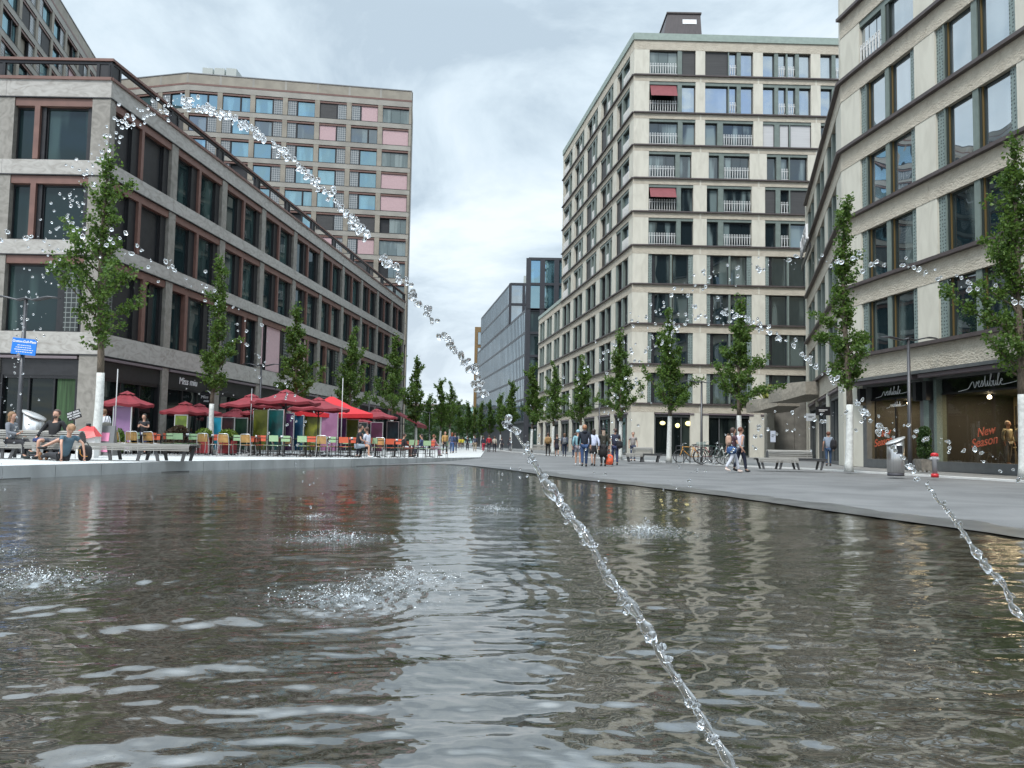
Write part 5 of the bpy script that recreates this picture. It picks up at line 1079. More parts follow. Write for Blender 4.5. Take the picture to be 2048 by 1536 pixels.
# ---------------------------------------------------------------- bicycles and racks
def ring(b, c, r_, th, mt, n=30):
    pts = [(c[0] + r_ * math.cos(2 * math.pi * i / n), c[1], c[2] + r_ * math.sin(2 * math.pi * i / n)) for i in range(n + 1)]; b.tube(pts, th, mt, 6, cap=False)
def bicycle(label, px, d, rz, fm, s=1.0, basket=False, low=False):
    t_ = thing('bicycle', label, 'bicycle', (X(px, d), d, .08), rz, 'parked bicycles', s); RUB, CH = mat('tyre', (.02, .02, .02), .8), mat('chrome', (.5, .5, .5), .25, metal=.9)
    for x_ in (-.52, .52):
        b = MB(); ring(b, (0, 0, 0), .34, .017, RUB); w_ = b.build('wheel', t_, T(x_, 0, .36)); b = MB(); ring(b, (0, 0, 0), .32, .008, CH)
        for k_ in range(14): a_ = 2 * math.pi * k_ / 14; b.tube([(0, 0, 0), (.32 * math.cos(a_), 0, .32 * math.sin(a_))], .0022, CH, 3, cap=False)
        b.ball((0, 0, 0), .03, CH, 8, 5); b.build('rim', w_)
    b = MB(); bb, st, hd, rw, fw = (-.08, 0, .32), (-.2, 0, .84), (.36, 0, .86), (-.52, 0, .36), (.52, 0, .36)
    for p, q in ((bb, st), (bb, (.38, 0, .74)), (st if not low else (-.12, 0, .55), hd if not low else (.38, 0, .78)), (rw, bb), (rw, st), (hd, (.38, 0, .72))): b.tube([p, q], .019, fm, 8)
    b.tube([(.37, 0, .78), (.43, 0, .55), fw], .016, fm, 8); b.build('frame', t_)
    b = MB(); b.tube([st, (-.225, 0, .95)], .013, CH, 6); b.ball((-.25, 0, .97), (.14, .06, .03), BLACK, 10, 6); b.build('saddle', t_)
    b = MB(); b.tube([hd, (.34, 0, 1.0)], .013, CH, 6); b.tube([(.22, -.28, 1.03), (.3, -.22, 1.04), (.36, 0, 1.0), (.3, .22, 1.04), (.22, .28, 1.03)], .013, CH, 6); b.build('handlebar', t_)
    b = MB(); b.tube([(-.08, -.06, .32), (.05, -.07, .2)], .012, CH, 5); b.box(.01, .1, -.13, -.05, .18, .2, BLACK); b.tube([(-.08, .06, .32), (-.2, .07, .44)], .012, CH, 5); b.box(-.25, -.15, .05, .13, .43, .45, BLACK); ring(b, (-.08, -.045, .32), .085, .006, CH, 16); b.build('crank', t_)
    if basket:
        b = MB(); BK = mat('basket_wire', (.25, .32, .30), .5)
        for z_ in (.0, .1, .2):
            b.tube([(-.16, -.15, z_), (.16, -.15, z_), (.16, .15, z_), (-.16, .15, z_), (-.16, -.15, z_)], .006, BK, 4)
        for k_ in range(9):
            for y_ in (-.15, .15): b.tube([(-.16 + k_ * .04, y_, 0), (-.16 + k_ * .04, y_, .2)], .004, BK, 4)
            for x_ in (-.16, .16): b.tube([(x_, -.15 + k_ * .0375, 0), (x_, -.15 + k_ * .0375, .2)], .004, BK, 4)
        b.build('basket', t_, T(.52, 0, .82))
bicycle('orange framed bicycle leaning leftmost in the rack', 1379, 40.5, math.pi, mat('bike_orange', (.55, .25, .03), .4), 1.0)
bicycle('dark bicycle with a wire basket in the middle of the rack', 1424, 38.2, math.pi + .1, mat('bike_dark', (.03, .06, .05), .4), 1.08, True)
bicycle('pale low-framed bicycle behind the two women', 1452, 38.6, .25, mat('bike_pale', (.6, .65, .62), .4), 1.05, False, True)
bicycle('small dark red bicycle behind the orange one', 1404, 42.6, math.pi - .2, mat('bike_red', (.2, .02, .03), .4), 1.0)
for q, px in enumerate((1360, 1388, 1412, 1432, 1458)):
    d_ = 40.0; b = MB(); x_ = X(px, d_)
    b.tube([(-.0, -.3, 0), (0, -.3, .84), (0, -.25, .9), (0, .25, .9), (0, .3, .84), (0, .3, 0)], .025, LM, 8, M=RZ(.5)); o = b.build('rack_hoop'); o.location = (x_, d_, .08)
    tag(o, ('leftmost', 'second', 'third', 'fourth', 'rightmost')[q] + ' dark steel hoop of the bicycle rack', 'bike rack', 'bicycle rack hoops')
# ---------------------------------------------------------------- parasols
PR, PB_ = mat('dark_red_canvas', (.185, .018, .026), .85, var=.12, vscale=2), mat('bright_red_canvas', (.46, .012, .018), .8, var=.06, vscale=2)
def parasol(label, px, d, z0, rad, ze, zt, mt=None, sides=8, rot=.2, group='dark red cafe parasols'):
    mt = mt or PR; t_ = thing('parasol', label, 'parasol', (X(px, d), d, z0), rot, group); ze -= z0; zt -= z0
    b = MB(); b.tube([(0, 0, 0), (0, 0, zt)], .03, BLACK, 8); b.build('pole', t_)
    b = MB(); b.tube([(0, 0, 0), (0, 0, .07)], .32, LM, 16); b.build('base', t_)
    b = MB(); rings = [(.16, zt - .12), (rad * .5, ze + (zt - .12 - ze) * .42), (rad, ze), (rad * 1.0, ze - .12 if sides == 8 else ze - .22)]; vs_ = []; fs = []; n = sides * 2
    for k_, (r_, z_) in enumerate(rings):
        for i in range(n):
            a_ = 2 * math.pi * i / n; rr_ = r_ * (1 if i % 2 == 0 else math.cos(math.pi / sides) * .985); vs_.append((rr_ * math.cos(a_), rr_ * math.sin(a_), z_ - (.035 * k_ if i % 2 else 0) * (1 if k_ < 3 else .6)))
    for k_ in range(len(rings) - 1):
        for i in range(n): q = (i + 1) % n; fs.append((k_ * n + i, k_ * n + q, (k_ + 1) * n + q, (k_ + 1) * n + i))
    b.add(vs_, fs, mt); b.build('canopy', t_)
    b = MB(); vs_ = [(0, 0, zt)] + [((.34 if i % 2 == 0 else .30) * math.cos(2 * math.pi * i / n), (.34 if i % 2 == 0 else .30) * math.sin(2 * math.pi * i / n), zt - .15 - (.03 if i % 2 else 0)) for i in range(n)]
    if sides == 8: b.add(vs_, [(0, 1 + i, 1 + (i + 1) % n) for i in range(n)], mt); b.build('vent', t_)
    for i in range(sides): a_ = 2 * math.pi * i / sides; b = MB(); b.tube([(0, 0, zt - .2), (rad * .97 * math.cos(a_), rad * .97 * math.sin(a_), ze - .02)], .011, BLACK, 4); b.tube([(0, 0, ze - .35), (rad * .5 * math.cos(a_), rad * .5 * math.sin(a_), ze + (zt - .12 - ze) * .42 - .04)], .01, BLACK, 4); b.build('rib', t_)
    return t_
for px, d, rad, ze, zt, lb in ((250, 33.6, 1.15, 2.38, 2.95, 'leftmost small dark red parasol over the lilac poster'), (368, 37.5, 1.15, 2.2, 2.72, 'small dark red parasol above the dark shrub'), (396, 41, 1.2, 2.3, 2.8, 'partly hidden small parasol just right of the shrub'),
    (500, 36.5, 1.4, 2.55, 3.1, 'left one of the large dark red parasols in the middle of the terrace'), (569, 33.7, 1.5, 2.6, 3.15, 'largest nearest dark red parasol in the middle of the terrace'), (635, 38.5, 1.55, 2.52, 3.1, 'dark red parasol in front of the bright red one'),
    (530, 43, 1.4, 2.4, 2.95, 'back parasol half hidden behind the two large left ones'), (752, 51, 1.45, 2.55, 3.1, 'right large dark red parasol beside the white tree trunk'), (700, 56, 1.6, 2.35, 2.9, 'low parasol behind the bright red one'), (600, 46, 1.5, 2.3, 2.85, 'far parasol showing between the largest and the bright red one'), (470, 44, 1.4, 2.2, 2.7, 'small back parasol above the green poster panel')):
    parasol(lb, px, d, PZ if d < 50 else .2, rad, ze, zt, rot=px * .01)
parasol('bright red square parasol rising above the dark red ones', 660, 44, PZ, 2.9, 2.45, 3.55, PB_, 4, math.pi / 4 + .35, None)
aw = thing('red_awning', 'sloping dark red awning at the far end of the stone building', 'awning', (X(790, 78), 78, 0)); b = MB()
b.add([(-1.0, 0, 4.3), (-1.0, 9, 4.3), (2.2, 9, 2.75), (2.2, 0, 2.75), (-1.0, 0, 4.24), (-1.0, 9, 4.24), (2.2, 9, 2.69), (2.2, 0, 2.69), (2.2, 0, 2.4), (2.2, 9, 2.4)], [(0, 3, 2, 1), (4, 5, 6, 7), (0, 4, 7, 3), (3, 8, 9, 2), (1, 2, 6, 5)], PR); b.build('canvas', aw)
for y_ in (.1, 8.9): b = MB(); b.tube([(-1.0, y_, 2.9), (2.15, y_, 2.68)], .03, BLACK, 6); b.build('arm', aw)
# ---------------------------------------------------------------- wind screens with coloured posters (plain abstract prints)
def poster(label, px, d, w_, h_, col, col2, rz, z0=PZ):
    t_ = thing('poster_screen', label, 'screen', (X(px, d), d, z0), rz, 'coloured glass screens round the cafe terrace')
    nm = 'print_%d' % px; m = mat(nm, col, .25, var=1, col2=col2, vscale=1.1, detail=3, lo=.42, hi=.58)
    b = MB(); b.box(-w_ / 2 + .04, w_ / 2 - .04, -.012, .012, .1, h_ - .04, m); b.build('panel', t_)
    b = MB(); b.box(-w_ / 2, -w_ / 2 + .04, -.03, .03, 0, h_, ALU); b.box(w_ / 2 - .04, w_ / 2, -.03, .03, 0, h_, ALU); b.box(-w_ / 2 + .04, w_ / 2 - .04, -.03, .03, h_ - .04, h_, ALU); b.box(-w_ / 2 + .04, w_ / 2 - .04, -.03, .03, .06, .1, ALU); b.build('frame', t_)
P = [(243, 33.0, .8, 2.0, (.24, .13, .26), (.22, .12, .24), 'lilac poster screen under the leftmost parasol'), (361, 36.2, .65, 1.75, (.18, .26, .03), (.08, .12, .02), 'lime green screen behind the dark shrub'), (428, 38.5, .75, 1.75, (.02, .26, .40), (.01, .2, .3), 'cyan screen behind the narrow tree trunk'),
     (455, 39, .75, 1.75, (.015, .012, .015), (.04, .02, .02), 'black screen right of the cyan one'), (481, 39.5, .75, 1.75, (.01, .03, .02), (.02, .05, .03), 'dark green screen left of the olive one'), (520, 40.0, .85, 2.25, (.13, .14, .02), (.06, .07, .01), 'olive yellow screen under the largest parasol'),
     (551, 40.5, .85, 2.25, (.01, .10, .10), (.02, .06, .06), 'teal screen beside the olive one'), (578, 41, .5, 2.1, (.06, .02, .07), (.03, .01, .04), 'narrow dark purple screen beside the teal one'), (597, 41.5, .55, 2.0, (.01, .06, .11), (.01, .04, .08), 'dark blue screen in the middle of the row'),
     (624, 42, .88, 2.35, (.05, .06, .01), (.20, .21, .02), 'dark olive screen with a lime patch'), (658, 42, .95, 2.35, (.30, .14, .24), (.24, .10, .19), 'mauve screen with a pale frame at the centre of the row'), (684, 45, .5, 2.0, (.10, .04, .14), (.07, .03, .1), 'violet screen right of the mauve one'),
     (704, 46, .75, 1.95, (.09, .11, .01), (.06, .08, .01), 'moss green screen left of the seated pair'), (725, 48, .6, 1.9, (.02, .03, .03), (.03, .05, .05), 'smoky screen behind the seated pair'), (753, 49, .8, 1.95, (.08, .02, .05), (.05, .015, .03), 'wine red screen right of the seated pair'), (785, 52, .85, 2.1, (.01, .02, .025), (.02, .04, .05), 'rightmost dark clear screen of the row')]
for px, d, w_, h_, c1, c2, lb in P: poster(lb, px, d, w_, h_, c1, c2, R(-8 + (px % 5) * 3), PZ if d < 47 else .2)
# soft abstract face-free motif on the mauve and olive screens
for px, zt, col in ((229, 3.35, mat('pole_grey', (.42, .42, .42), .5)), (682, 3.6, mat('pole_grey', (.42, .42, .42), .5)), (500, 2.9, GREYM), (570, 2.7, LM)):
    d_ = {229: 30.5, 682: 36, 500: 34, 570: 33}[px]; b = MB(); b.tube([(0, 0, 0), (0, 0, zt * 1.0)], .02, col, 8); b.tube([(0, 0, 0), (0, 0, .04)], .2, col, 12); o = b.build('slim_pole'); o.location = (X(px, d_), d_, PZ)
    tag(o, {229: 'slim pale pole left of the lilac poster', 682: 'slim pale pole right of the mauve screen', 500: 'slim grey pole under the left large parasol', 570: 'slim black pole under the largest parasol'}[px], 'pole', 'slim poles on the terrace')
# string of bulbs along the facade
b = MB(); prev = None; fl = thing('string_lights', 'string of small bulbs hanging along the left shop fronts', 'string lights', (A0.x, A0.y, 0))
for seg in range(6):
    a_ = Vector((A0.x, A0.y)) + tA * (6 + seg * 5.46); c_ = Vector((A0.x, A0.y)) + tA * (6 + (seg + 1) * 5.46); pts = []
    for i in range(9):
        p = a_.lerp(c_, i / 8); pts.append(Vector((p.x + .55 - A0.x, p.y - A0.y, 3.75 - .35 * math.sin(math.pi * i / 8))))
    b.tube(pts, .008, BLACK, 4)
b.build('cable', fl)
BULB = mat('bulb', (.7, .7, .66), .3)
for seg in range(6):
    for i in range(1, 8, 2):
        a_ = Vector((A0.x, A0.y)) + tA * (6 + seg * 5.46 + i / 8 * 5.46); q = MB(); q.ball((a_.x + .55 - A0.x, a_.y - A0.y, 3.69 - .35 * math.sin(math.pi * i / 8)), .045, BULB, 8, 6); q.build('bulb', fl)
# ---------------------------------------------------------------- cafe chairs and tables
WOOD = mat('teak_slats', (.38, .22, .07), .6, var=.2, vscale=5); CG, CR_, CB = mat('chair_green', (.30, .44, .25), .5), mat('chair_red', (.55, .10, .045), .5), mat('chair_black', (.02, .018, .018), .5)
def chair_proto(kind):
    t_ = put('cafe_chair', None); b = MB(); fm = ALU if kind == 'wood' else CB; r_ = .013 if kind == 'wood' else .012
    if kind == 'wood':      # rounded aluminium tube frame with a wide slatted back
        b.tube([(-.24, -.22, 0), (-.22, -.2, .44), (-.22, -.23, .62), (-.2, -.27, .84), (-.15, -.28, .87), (.15, -.28, .87), (.2, -.27, .84), (.22, -.23, .62), (.22, -.2, .44), (.24, -.22, 0)], r_, fm, 6)
        b.tube([(-.24, .24, 0), (-.22, .2, .43), (-.22, -.2, .44)], r_, fm, 6); b.tube([(.24, .24, 0), (.22, .2, .43), (.22, -.2, .44)], r_, fm, 6)
    else:
        for s_ in (-1, 1):
            b.tube([(s_ * .2, -.22, 0), (s_ * .19, -.19, .44), (s_ * .19, -.24, .83)], r_, fm, 6); b.tube([(s_ * .2, .22, 0), (s_ * .19, .19, .44)], r_, fm, 6); b.tube([(s_ * .19, -.19, .43), (s_ * .19, .19, .43)], r_, fm, 6); b.tube([(s_ * .2, -.2, .2), (s_ * .2, .2, .2)], .008, fm, 5)
        b.tube([(-.2, 0, .2), (.2, 0, .2)], .008, fm, 5)
    put('frame', b.mesh('frame'), t_); b = MB(); c = {'wood': WOOD, 'green': CG, 'red': CR_}[kind]
    if kind == 'wood':
        for i in range(6): b.box(-.2, .2, -.19 + i * .065, -.135 + i * .065, .445, .46, c)
    else: b.box(-.19, .19, -.19, .2, .44, .456, c)
    put('seat', b.mesh('seat'), t_); b = MB()
    if kind == 'wood':
        for i in range(7): x_ = -.165 + i * .055; b.add([(x_ - .022, -.245, .54), (x_ + .022, -.245, .54), (x_ + .022, -.285, .84), (x_ - .022, -.285, .84), (x_ - .022, -.235, .54), (x_ + .022, -.235, .54), (x_ + .022, -.275, .84), (x_ - .022, -.275, .84)], [(0, 1, 2, 3), (7, 6, 5, 4), (0, 4, 5, 1), (1, 5, 6, 2), (2, 6, 7, 3), (3, 7, 4, 0)], c)
    else: b.add([(-.19, -.225, .60), (.19, -.225, .60), (.19, -.25, .84), (-.19, -.25, .84), (-.19, -.21, .60), (.19, -.21, .60), (.19, -.235, .84), (-.19, -.235, .84)], [(0, 1, 2, 3), (7, 6, 5, 4), (0, 4, 5, 1), (1, 5, 6, 2), (2, 6, 7, 3), (3, 7, 4, 0)], c)
    put('backrest', b.mesh('backrest'), t_); return t_
b = MB(); b.box(-.35, .35, -.35, .35, .72, .75, CB); top_ = b.mesh('table_top'); b = MB(); b.tube([(0, 0, .04), (0, 0, .72)], .03, CB, 8)
for q in range(4): b.tube([(0, 0, .06), (.28 * math.cos(q * 1.571 + .785), .28 * math.sin(q * 1.571 + .785), .02)], .018, CB, 6)
bas_ = b.mesh('table_base')
b = MB(); b.lathe([(.05, 0), (.055, .09), (.04, .09)], SIGNW, 10); cup_ = b.mesh('cup')
protos = {k: chair_proto(k) for k in ('wood', 'green', 'red')}; used = {k: False for k in protos}
def chair(kind, x, y, z, rz, label):
    o = protos[kind]
    if used[kind]: o = copytree(o)
    used[kind] = True; o.location = (x, y, z); o.rotation_euler = (0, 0, rz); tag(o, label, 'chair', 'cafe chairs on the left terrace')
ORD = ['first', 'second', 'third', 'fourth', 'fifth', 'sixth', 'seventh', 'eighth', 'ninth', 'tenth', 'eleventh', 'twelfth', 'thirteenth', 'fourteenth']
rc = random.Random(21)
front = [(282, 29.2, 'w', 'w'), (322, 29.8, 'w', 'g'), (372, 30.6, 'g', 'r'), (422, 31.3, 'w', 'g'), (460, 31.2, 'w', 'w'), (510, 31.3, 'w', 'g'), (560, 31.2, 'g', 'r'), (612, 31.3, 'g', 'r'), (655, 31.4, 'w', 'r'), (700, 32.2, 'r', 'r'), (752, 33.3, 'g', 'g'), (790, 34.8, 'r', 'r'), (826, 36.6, 'g', 'g'), (860, 38.8, 'g', 'g')]
KN = {'w': 'wood', 'g': 'green', 'r': 'red'}; DN = {'wood': 'wood and aluminium', 'green': 'pale green', 'red': 'orange red'}
for q, (px, d, c1, c2) in enumerate(front):
    x_, z_ = X(px, d), (PZ if d < 31 else max(.05, PZ - (d - 30) * .012)); t_ = thing('cafe_table', ORD[q] + ' dark square table from the left in the front row', 'table', (x_, d, z_), rc.uniform(-.1, .1), 'cafe tables on the left terrace')
    put('table_top', top_, t_); put('table_base', bas_, t_)
    if q % 3 != 1:
        c_ = put('cup', cup_); c_.location = (x_ + .1, d - .1, z_ + .75); tag(c_, 'white cup on the %s front row table from the left' % ORD[q], 'cup', 'cups on the cafe tables')
    for side, kd, dx, dy, rz in (('near', c1, rc.uniform(-.1, .1), -.62, 0), ('left', c2, -.66, rc.uniform(-.1, .1), -math.pi / 2), ('far', rc.choice('grwr'), 0, .62, math.pi)):
        if (side == 'left' and q % 2 and q > 3): dx = .66; rz = math.pi / 2; side = 'right'
        chair(KN[kd], x_ + dx, d + dy, z_, rz + rc.uniform(-.15, .15), '%s chair on the %s side of the %s front row table' % (DN[KN[kd]], side, ORD[q]))
for q, (px, d) in enumerate(((330, 33.6), (400, 35), (460, 35.2), (520, 35.4), (585, 35.2), (640, 35.6), (700, 37), (765, 39), (820, 42))):
    x_, z_ = X(px, d), max(.05, PZ - max(0, d - 30) * .012); t_ = thing('cafe_table', ORD[q] + ' dark square table from the left in the back row', 'table', (x_, d, z_), rc.uniform(-.1, .1), 'cafe tables on the left terrace')
    put('table_top', top_, t_); put('table_base', bas_, t_)
    for side, dx, dy, rz in (('left', -.66, 0, -math.pi / 2), ('right', .66, 0, math.pi / 2), ('near', 0, -.62, 0)):
        kd = rc.choice(['green', 'red', 'red', 'green', 'wood']); chair(kd, x_ + dx, d + dy, z_, rz + rc.uniform(-.2, .2), '%s chair on the %s side of the %s back row table' % (DN[kd], side, ORD[q]))
# ---------------------------------------------------------------- people
def skin_into(mb, pts, edges, rads, mt, root=0, sub=1):
    me = bpy.data.meshes.new('tmp'); me.from_pydata([tuple(p) for p in pts], edges, []); o = bpy.data.objects.new('tmp', me); COL.objects.link(o)
    sm = o.modifiers.new('s', 'SKIN'); sm.use_smooth_shade = True
    for i, r_ in enumerate(rads): me.skin_vertices[0].data[i].radius = r_ if isinstance(r_, tuple) else (r_, r_)
    me.skin_vertices[0].data[root].use_root = True
    ss = o.modifiers.new('u', 'SUBSURF'); ss.levels = ss.render_levels = sub
    dg = bpy.context.evaluated_depsgraph_get(); ev = o.evaluated_get(dg); m2 = ev.to_mesh()
    mb.add([v.co.copy() for v in m2.vertices], [tuple(p.vertices) for p in m2.polygons], mt, smooth=True); ev.to_mesh_clear(); bpy.data.objects.remove(o); bpy.data.meshes.remove(me)
V_ = Vector
def pose(kind, st=0.0, lean=0.0, arms=None):
    J = dict(pel=V_((0, 0, .52)), wai=V_((0, 0, .60)), che=V_((0, .0, .72)), nek=V_((0, 0, .82)), hb=V_((0, .008, .852)), hd=V_((0, .012, .906)), ht=V_((0, .008, .944)))
    for s_, n_ in ((1, 'r'), (-1, 'l')):
        J['sh' + n_] = V_((s_ * .100, 0, .800)); J['hip' + n_] = V_((s_ * .052, 0, .49))
        f_ = st * s_
        J['kn' + n_] = V_((s_ * .055, .10 * f_ + .02 * abs(st), .285)); J['an' + n_] = V_((s_ * .052, .17 * f_ - (.03 if f_ < 0 else 0), .05 + (.05 * abs(st) if f_ < 0 else 0))); J['to' + n_] = J['an' + n_] + V_((s_ * .008, .085, -.028 - (.035 * abs(st) if f_ < 0 else 0)))
        J['el' + n_] = V_((s_ * .135, -.06 * f_ - .015, .645)); J['wr' + n_] = V_((s_ * .14, -.13 * f_ + .035, .515)); J['ha' + n_] = V_((s_ * .138, -.16 * f_ + .05, .465))
    if kind == 'sit':
        for k_ in list(J):
            if k_[:2] in ('pe', 'wa', 'ch', 'ne', 'hb', 'hd', 'ht', 'sh', 'el', 'wr', 'ha'): J[k_] = J[k_] + V_((0, 0, -.225))
        for s_, n_ in ((1, 'r'), (-1, 'l')):
            J['hip' + n_] = V_((s_ * .055, .0, .27)); J['kn' + n_] = V_((s_ * .07, .25, .285)); J['an' + n_] = V_((s_ * .07, .25, .05)); J['to' + n_] = V_((s_ * .075, .335, .022))
            J['el' + n_] = V_((s_ * .13, .04, .42)); J['wr' + n_] = V_((s_ * .09, .17, .37)); J['ha' + n_] = V_((s_ * .08, .22, .36))
    if lean:
        for k_ in ('che', 'nek', 'hb', 'hd', 'ht', 'shr', 'shl', 'elr', 'ell', 'wrr', 'wrl', 'har', 'hal', 'wai'):
            z_ = J[k_].z - J['pel'].z; J[k_] = J[k_] + V_((0, lean * max(0, z_), 0))
    if arms:
        for k_, v in arms.items(): J[k_] = V_(v)
    return J
SKIN = mat('skin', (.48, .27, .19), .55, var=.06, vscale=6); EYE = mat('eye_dark', (.03, .02, .015), .3); LIPS = mat('lips', (.35, .12, .10), .5)
FAB = {}
def fab(c):
    k_ = 'cloth_%02x%02x%02x' % tuple(int(255 * q) for q in c)
    return mat(k_, c, .85, var=.14, vscale=5)
def person(label, px, d, z0, rz, h, J, top, legs, legtype='long', sleeve='long', hair=(.05, .035, .025), hairlen=.0, shoe=(.03, .03, .03), dress=None, s_extra=1.0, beard=False, hood=None, hat=None, skirt=None, look=0.0, wide=1.0):
    t_ = thing('person', label, 'person', (X(px, d), d, z0), rz)
    J = {k_: v * h for k_, v in J.items()}; w_ = wide * h; b = MB()
    # body: one continuous skinned surface
    nm = ['pel', 'wai', 'che', 'nek', 'hb', 'hd', 'ht', 'shr', 'elr', 'wrr', 'har', 'shl', 'ell', 'wrl', 'hal', 'hipr', 'knr', 'anr', 'tor', 'hipl', 'knl', 'anl', 'tol']
    ra = {'pel': (.062, .05), 'wai': (.058, .045), 'che': (.07, .05), 'nek': .03, 'hb': .034, 'hd': .038, 'ht': .026, 'sh': .027, 'el': .0205, 'wr': .0145, 'ha': .0125, 'hip': .046, 'kn': .030, 'an': .020, 'to': .018}
    def rad(k_): v = ra.get(k_, ra.get(k_[:-1])); return tuple(q * w_ for q in v) if isinstance(v, tuple) else v * h
    ed_ = [('pel', 'wai'), ('wai', 'che'), ('che', 'nek'), ('nek', 'hb'), ('hb', 'hd'), ('hd', 'ht')]
    for n_ in 'rl': ed_ += [('che', 'sh' + n_), ('sh' + n_, 'el' + n_), ('el' + n_, 'wr' + n_), ('wr' + n_, 'ha' + n_), ('pel', 'hip' + n_), ('hip' + n_, 'kn' + n_), ('kn' + n_, 'an' + n_), ('an' + n_, 'to' + n_)]
    skin_into(b, [J[k_] for k_ in nm], [(nm.index(p), nm.index(q)) for p, q in ed_], [rad(k_) for k_ in nm], SKIN)
    hd = (J['hd'] + J['ht']) / 2 - V_((0, 0, .008 * h)); Mh = Matrix.Translation(hd) @ RZ(look)
    b.ball((0, .004 * h, 0), (.046 * h, .055 * h, .064 * h), SKIN, 14, 10, Mh)
    b.ball((0, .058 * h, -.010 * h), (.009 * h, .013 * h, .015 * h), SKIN, 8, 6, Mh)
    for s_ in (-1, 1): b.ball((s_ * .046 * h, 0, -.006 * h), (.006 * h, .012 * h, .018 * h), SKIN, 8, 6, Mh); b.ball((s_ * .018 * h, .052 * h, .004 * h), (.0065 * h, .004 * h, .004 * h), EYE, 6, 5, Mh)
    b.ball((0, .052 * h, -.032 * h), (.014 * h, .005 * h, .004 * h), LIPS, 8, 5, Mh)
    for n_ in 'rl':     # five curled fingers per hand
        wv = (J['ha' + n_] - J['wr' + n_]).normalized(); sd = wv.cross(V_((0, 1, .2))).normalized(); up = wv.cross(sd)
        for q in range(4):
            o_ = J['ha' + n_] + sd * (q - 1.5) * .0085 * h + wv * .006 * h; l_ = (.024, .028, .026, .02)[q] * h
            b.tube([o_, o_ + wv * l_ * .6, o_ + wv * l_ + up * .008 * h], [.0052 * h, .0048 * h, .0035 * h], SKIN, 6)
        o_ = J['ha' + n_] - wv * .012 * h; b.tube([o_, o_ + sd * -.018 * h + wv * .008 * h, o_ + sd * -.02 * h + wv * .024 * h], [.0065 * h, .0055 * h, .004 * h], SKIN, 6)
    b.build('body', t_)
    if top:
        b = MB(); tm = fab(top); ks = ['pel', 'wai', 'che', 'nek', 'shr', 'elr', 'shl', 'ell']; es = [(0, 1), (1, 2), (2, 3), (2, 4), (2, 6)]; rs = [(.082, .066), (.084, .066), (.092, .070), .040, .045, .034, .042, .034]
        P_ = [J[k_].copy() for k_ in ks]; P_[3] = J['che'].lerp(J['nek'], .8)
        if sleeve == 'none': P_[5] = J['shr'].lerp(J['elr'], .06); P_[7] = J['shl'].lerp(J['ell'], .06); es += [(4, 5), (6, 7)]
        elif sleeve == 'short': P_[5] = J['shr'].lerp(J['elr'], .62); P_[7] = J['shl'].lerp(J['ell'], .62); es += [(4, 5), (6, 7)]
        else: P_ += [J['elr'].lerp(J['wrr'], .95), J['ell'].lerp(J['wrl'], .95)]; es += [(4, 5), (6, 7), (5, 8), (7, 9)]; rs += [.024, .024]
        P_[0] = P_[0] + V_((0, 0, -.02 * h)); skin_into(b, P_, es, [tuple(q * w_ for q in r_) if isinstance(r_, tuple) else r_ * h for r_ in rs], tm)
        if hood: b.ball(tuple(J['nek'] + V_((0, -.035 * h, .005 * h))), (.06 * h, .04 * h, .04 * h), fab(hood), 10, 7)
        b.build('top', t_)
    if legs:
        b = MB(); lm2 = fab(legs); ks = ['pel', 'hipr', 'knr', 'hipl', 'knl']; es = [(0, 1), (1, 2), (0, 3), (3, 4)]; rs = [(.075, .06), .057, .041, .057, .041]; P_ = [J[k_].copy() for k_ in ks]
        if legtype == 'long': P_ += [J['anr'] + V_((0, 0, .01 * h)), J['anl'] + V_((0, 0, .01 * h))]; es += [(2, 5), (4, 6)]; rs += [.030, .030]
        else: f_ = .75; P_[2] = J['hipr'].lerp(J['knr'], f_); P_[4] = J['hipl'].lerp(J['knl'], f_)
        skin_into(b, P_, es, [tuple(q * w_ for q in r_) if isinstance(r_, tuple) else r_ * h for r_ in rs], lm2); b.build('trousers' if legtype == 'long' else 'shorts', t_)
    if skirt:
        c_, z1 = skirt; b = MB(); pz = J['pel'].z; b.lathe([(.072 * h, pz + .05 * h), (.085 * h, pz - .02 * h), (.095 * h, pz - .1 * h), (.11 * h, z1 * h), (.10 * h, z1 * h)], fab(c_), 16, Matrix.Diagonal((1, .8, 1, 1))); b.build('skirt', t_)
    b = MB(); sm_ = fab(shoe)
    for n_ in 'rl':
        a_, c_ = J['an' + n_], J['to' + n_]; dv = (c_ - a_); mid = a_.lerp(c_, .5) + V_((0, 0, -.012 * h)); yaw = math.atan2(-dv.x, dv.y); pit = math.asin(max(-1, min(1, (dv.z + .028 * h) / max(dv.length, .01))))
        b.ball((0, 0, 0), (.027 * h, .072 * h, .024 * h), sm_, 10, 7, Matrix.Translation(mid) @ RZ(yaw) @ Matrix.Rotation(pit, 4, 'X')); b.ball((0, -.04 * h, .012 * h), (.024 * h, .03 * h, .03 * h), sm_, 8, 6, Matrix.Translation(mid) @ RZ(yaw) @ Matrix.Rotation(pit, 4, 'X'))
    b.build('shoes', t_)
    b = MB(); hm_ = mat('hair_%d' % int(sum(hair) * 1000), hair, .6, var=.3, vscale=20)
    if not hat:
        o0 = len(b.v); b.ball((0, -.012 * h, .016 * h), (.057 * h, .064 * h, .066 * h), hm_, 16, 12, Mh)
        for i in range(o0, len(b.v)):      # hairline: pull the front-lower part inside the head
            v = Mh.inverted() @ V_(b.v[i])
            if v.y > .022 * h and v.z < .034 * h: v = v * .68
            elif v.z < -.02 * h and hairlen < .02: v = V_((v.x * .8, v.y * .85, v.z * .7))
            b.v[i] = tuple(Mh @ v)
        if hairlen > .02: b.ball((0, -.035 * h, -.02 * h - hairlen * h * .5), (.05 * h, .032 * h, .05 * h + hairlen * h * .5), hm_, 12, 9, Mh)
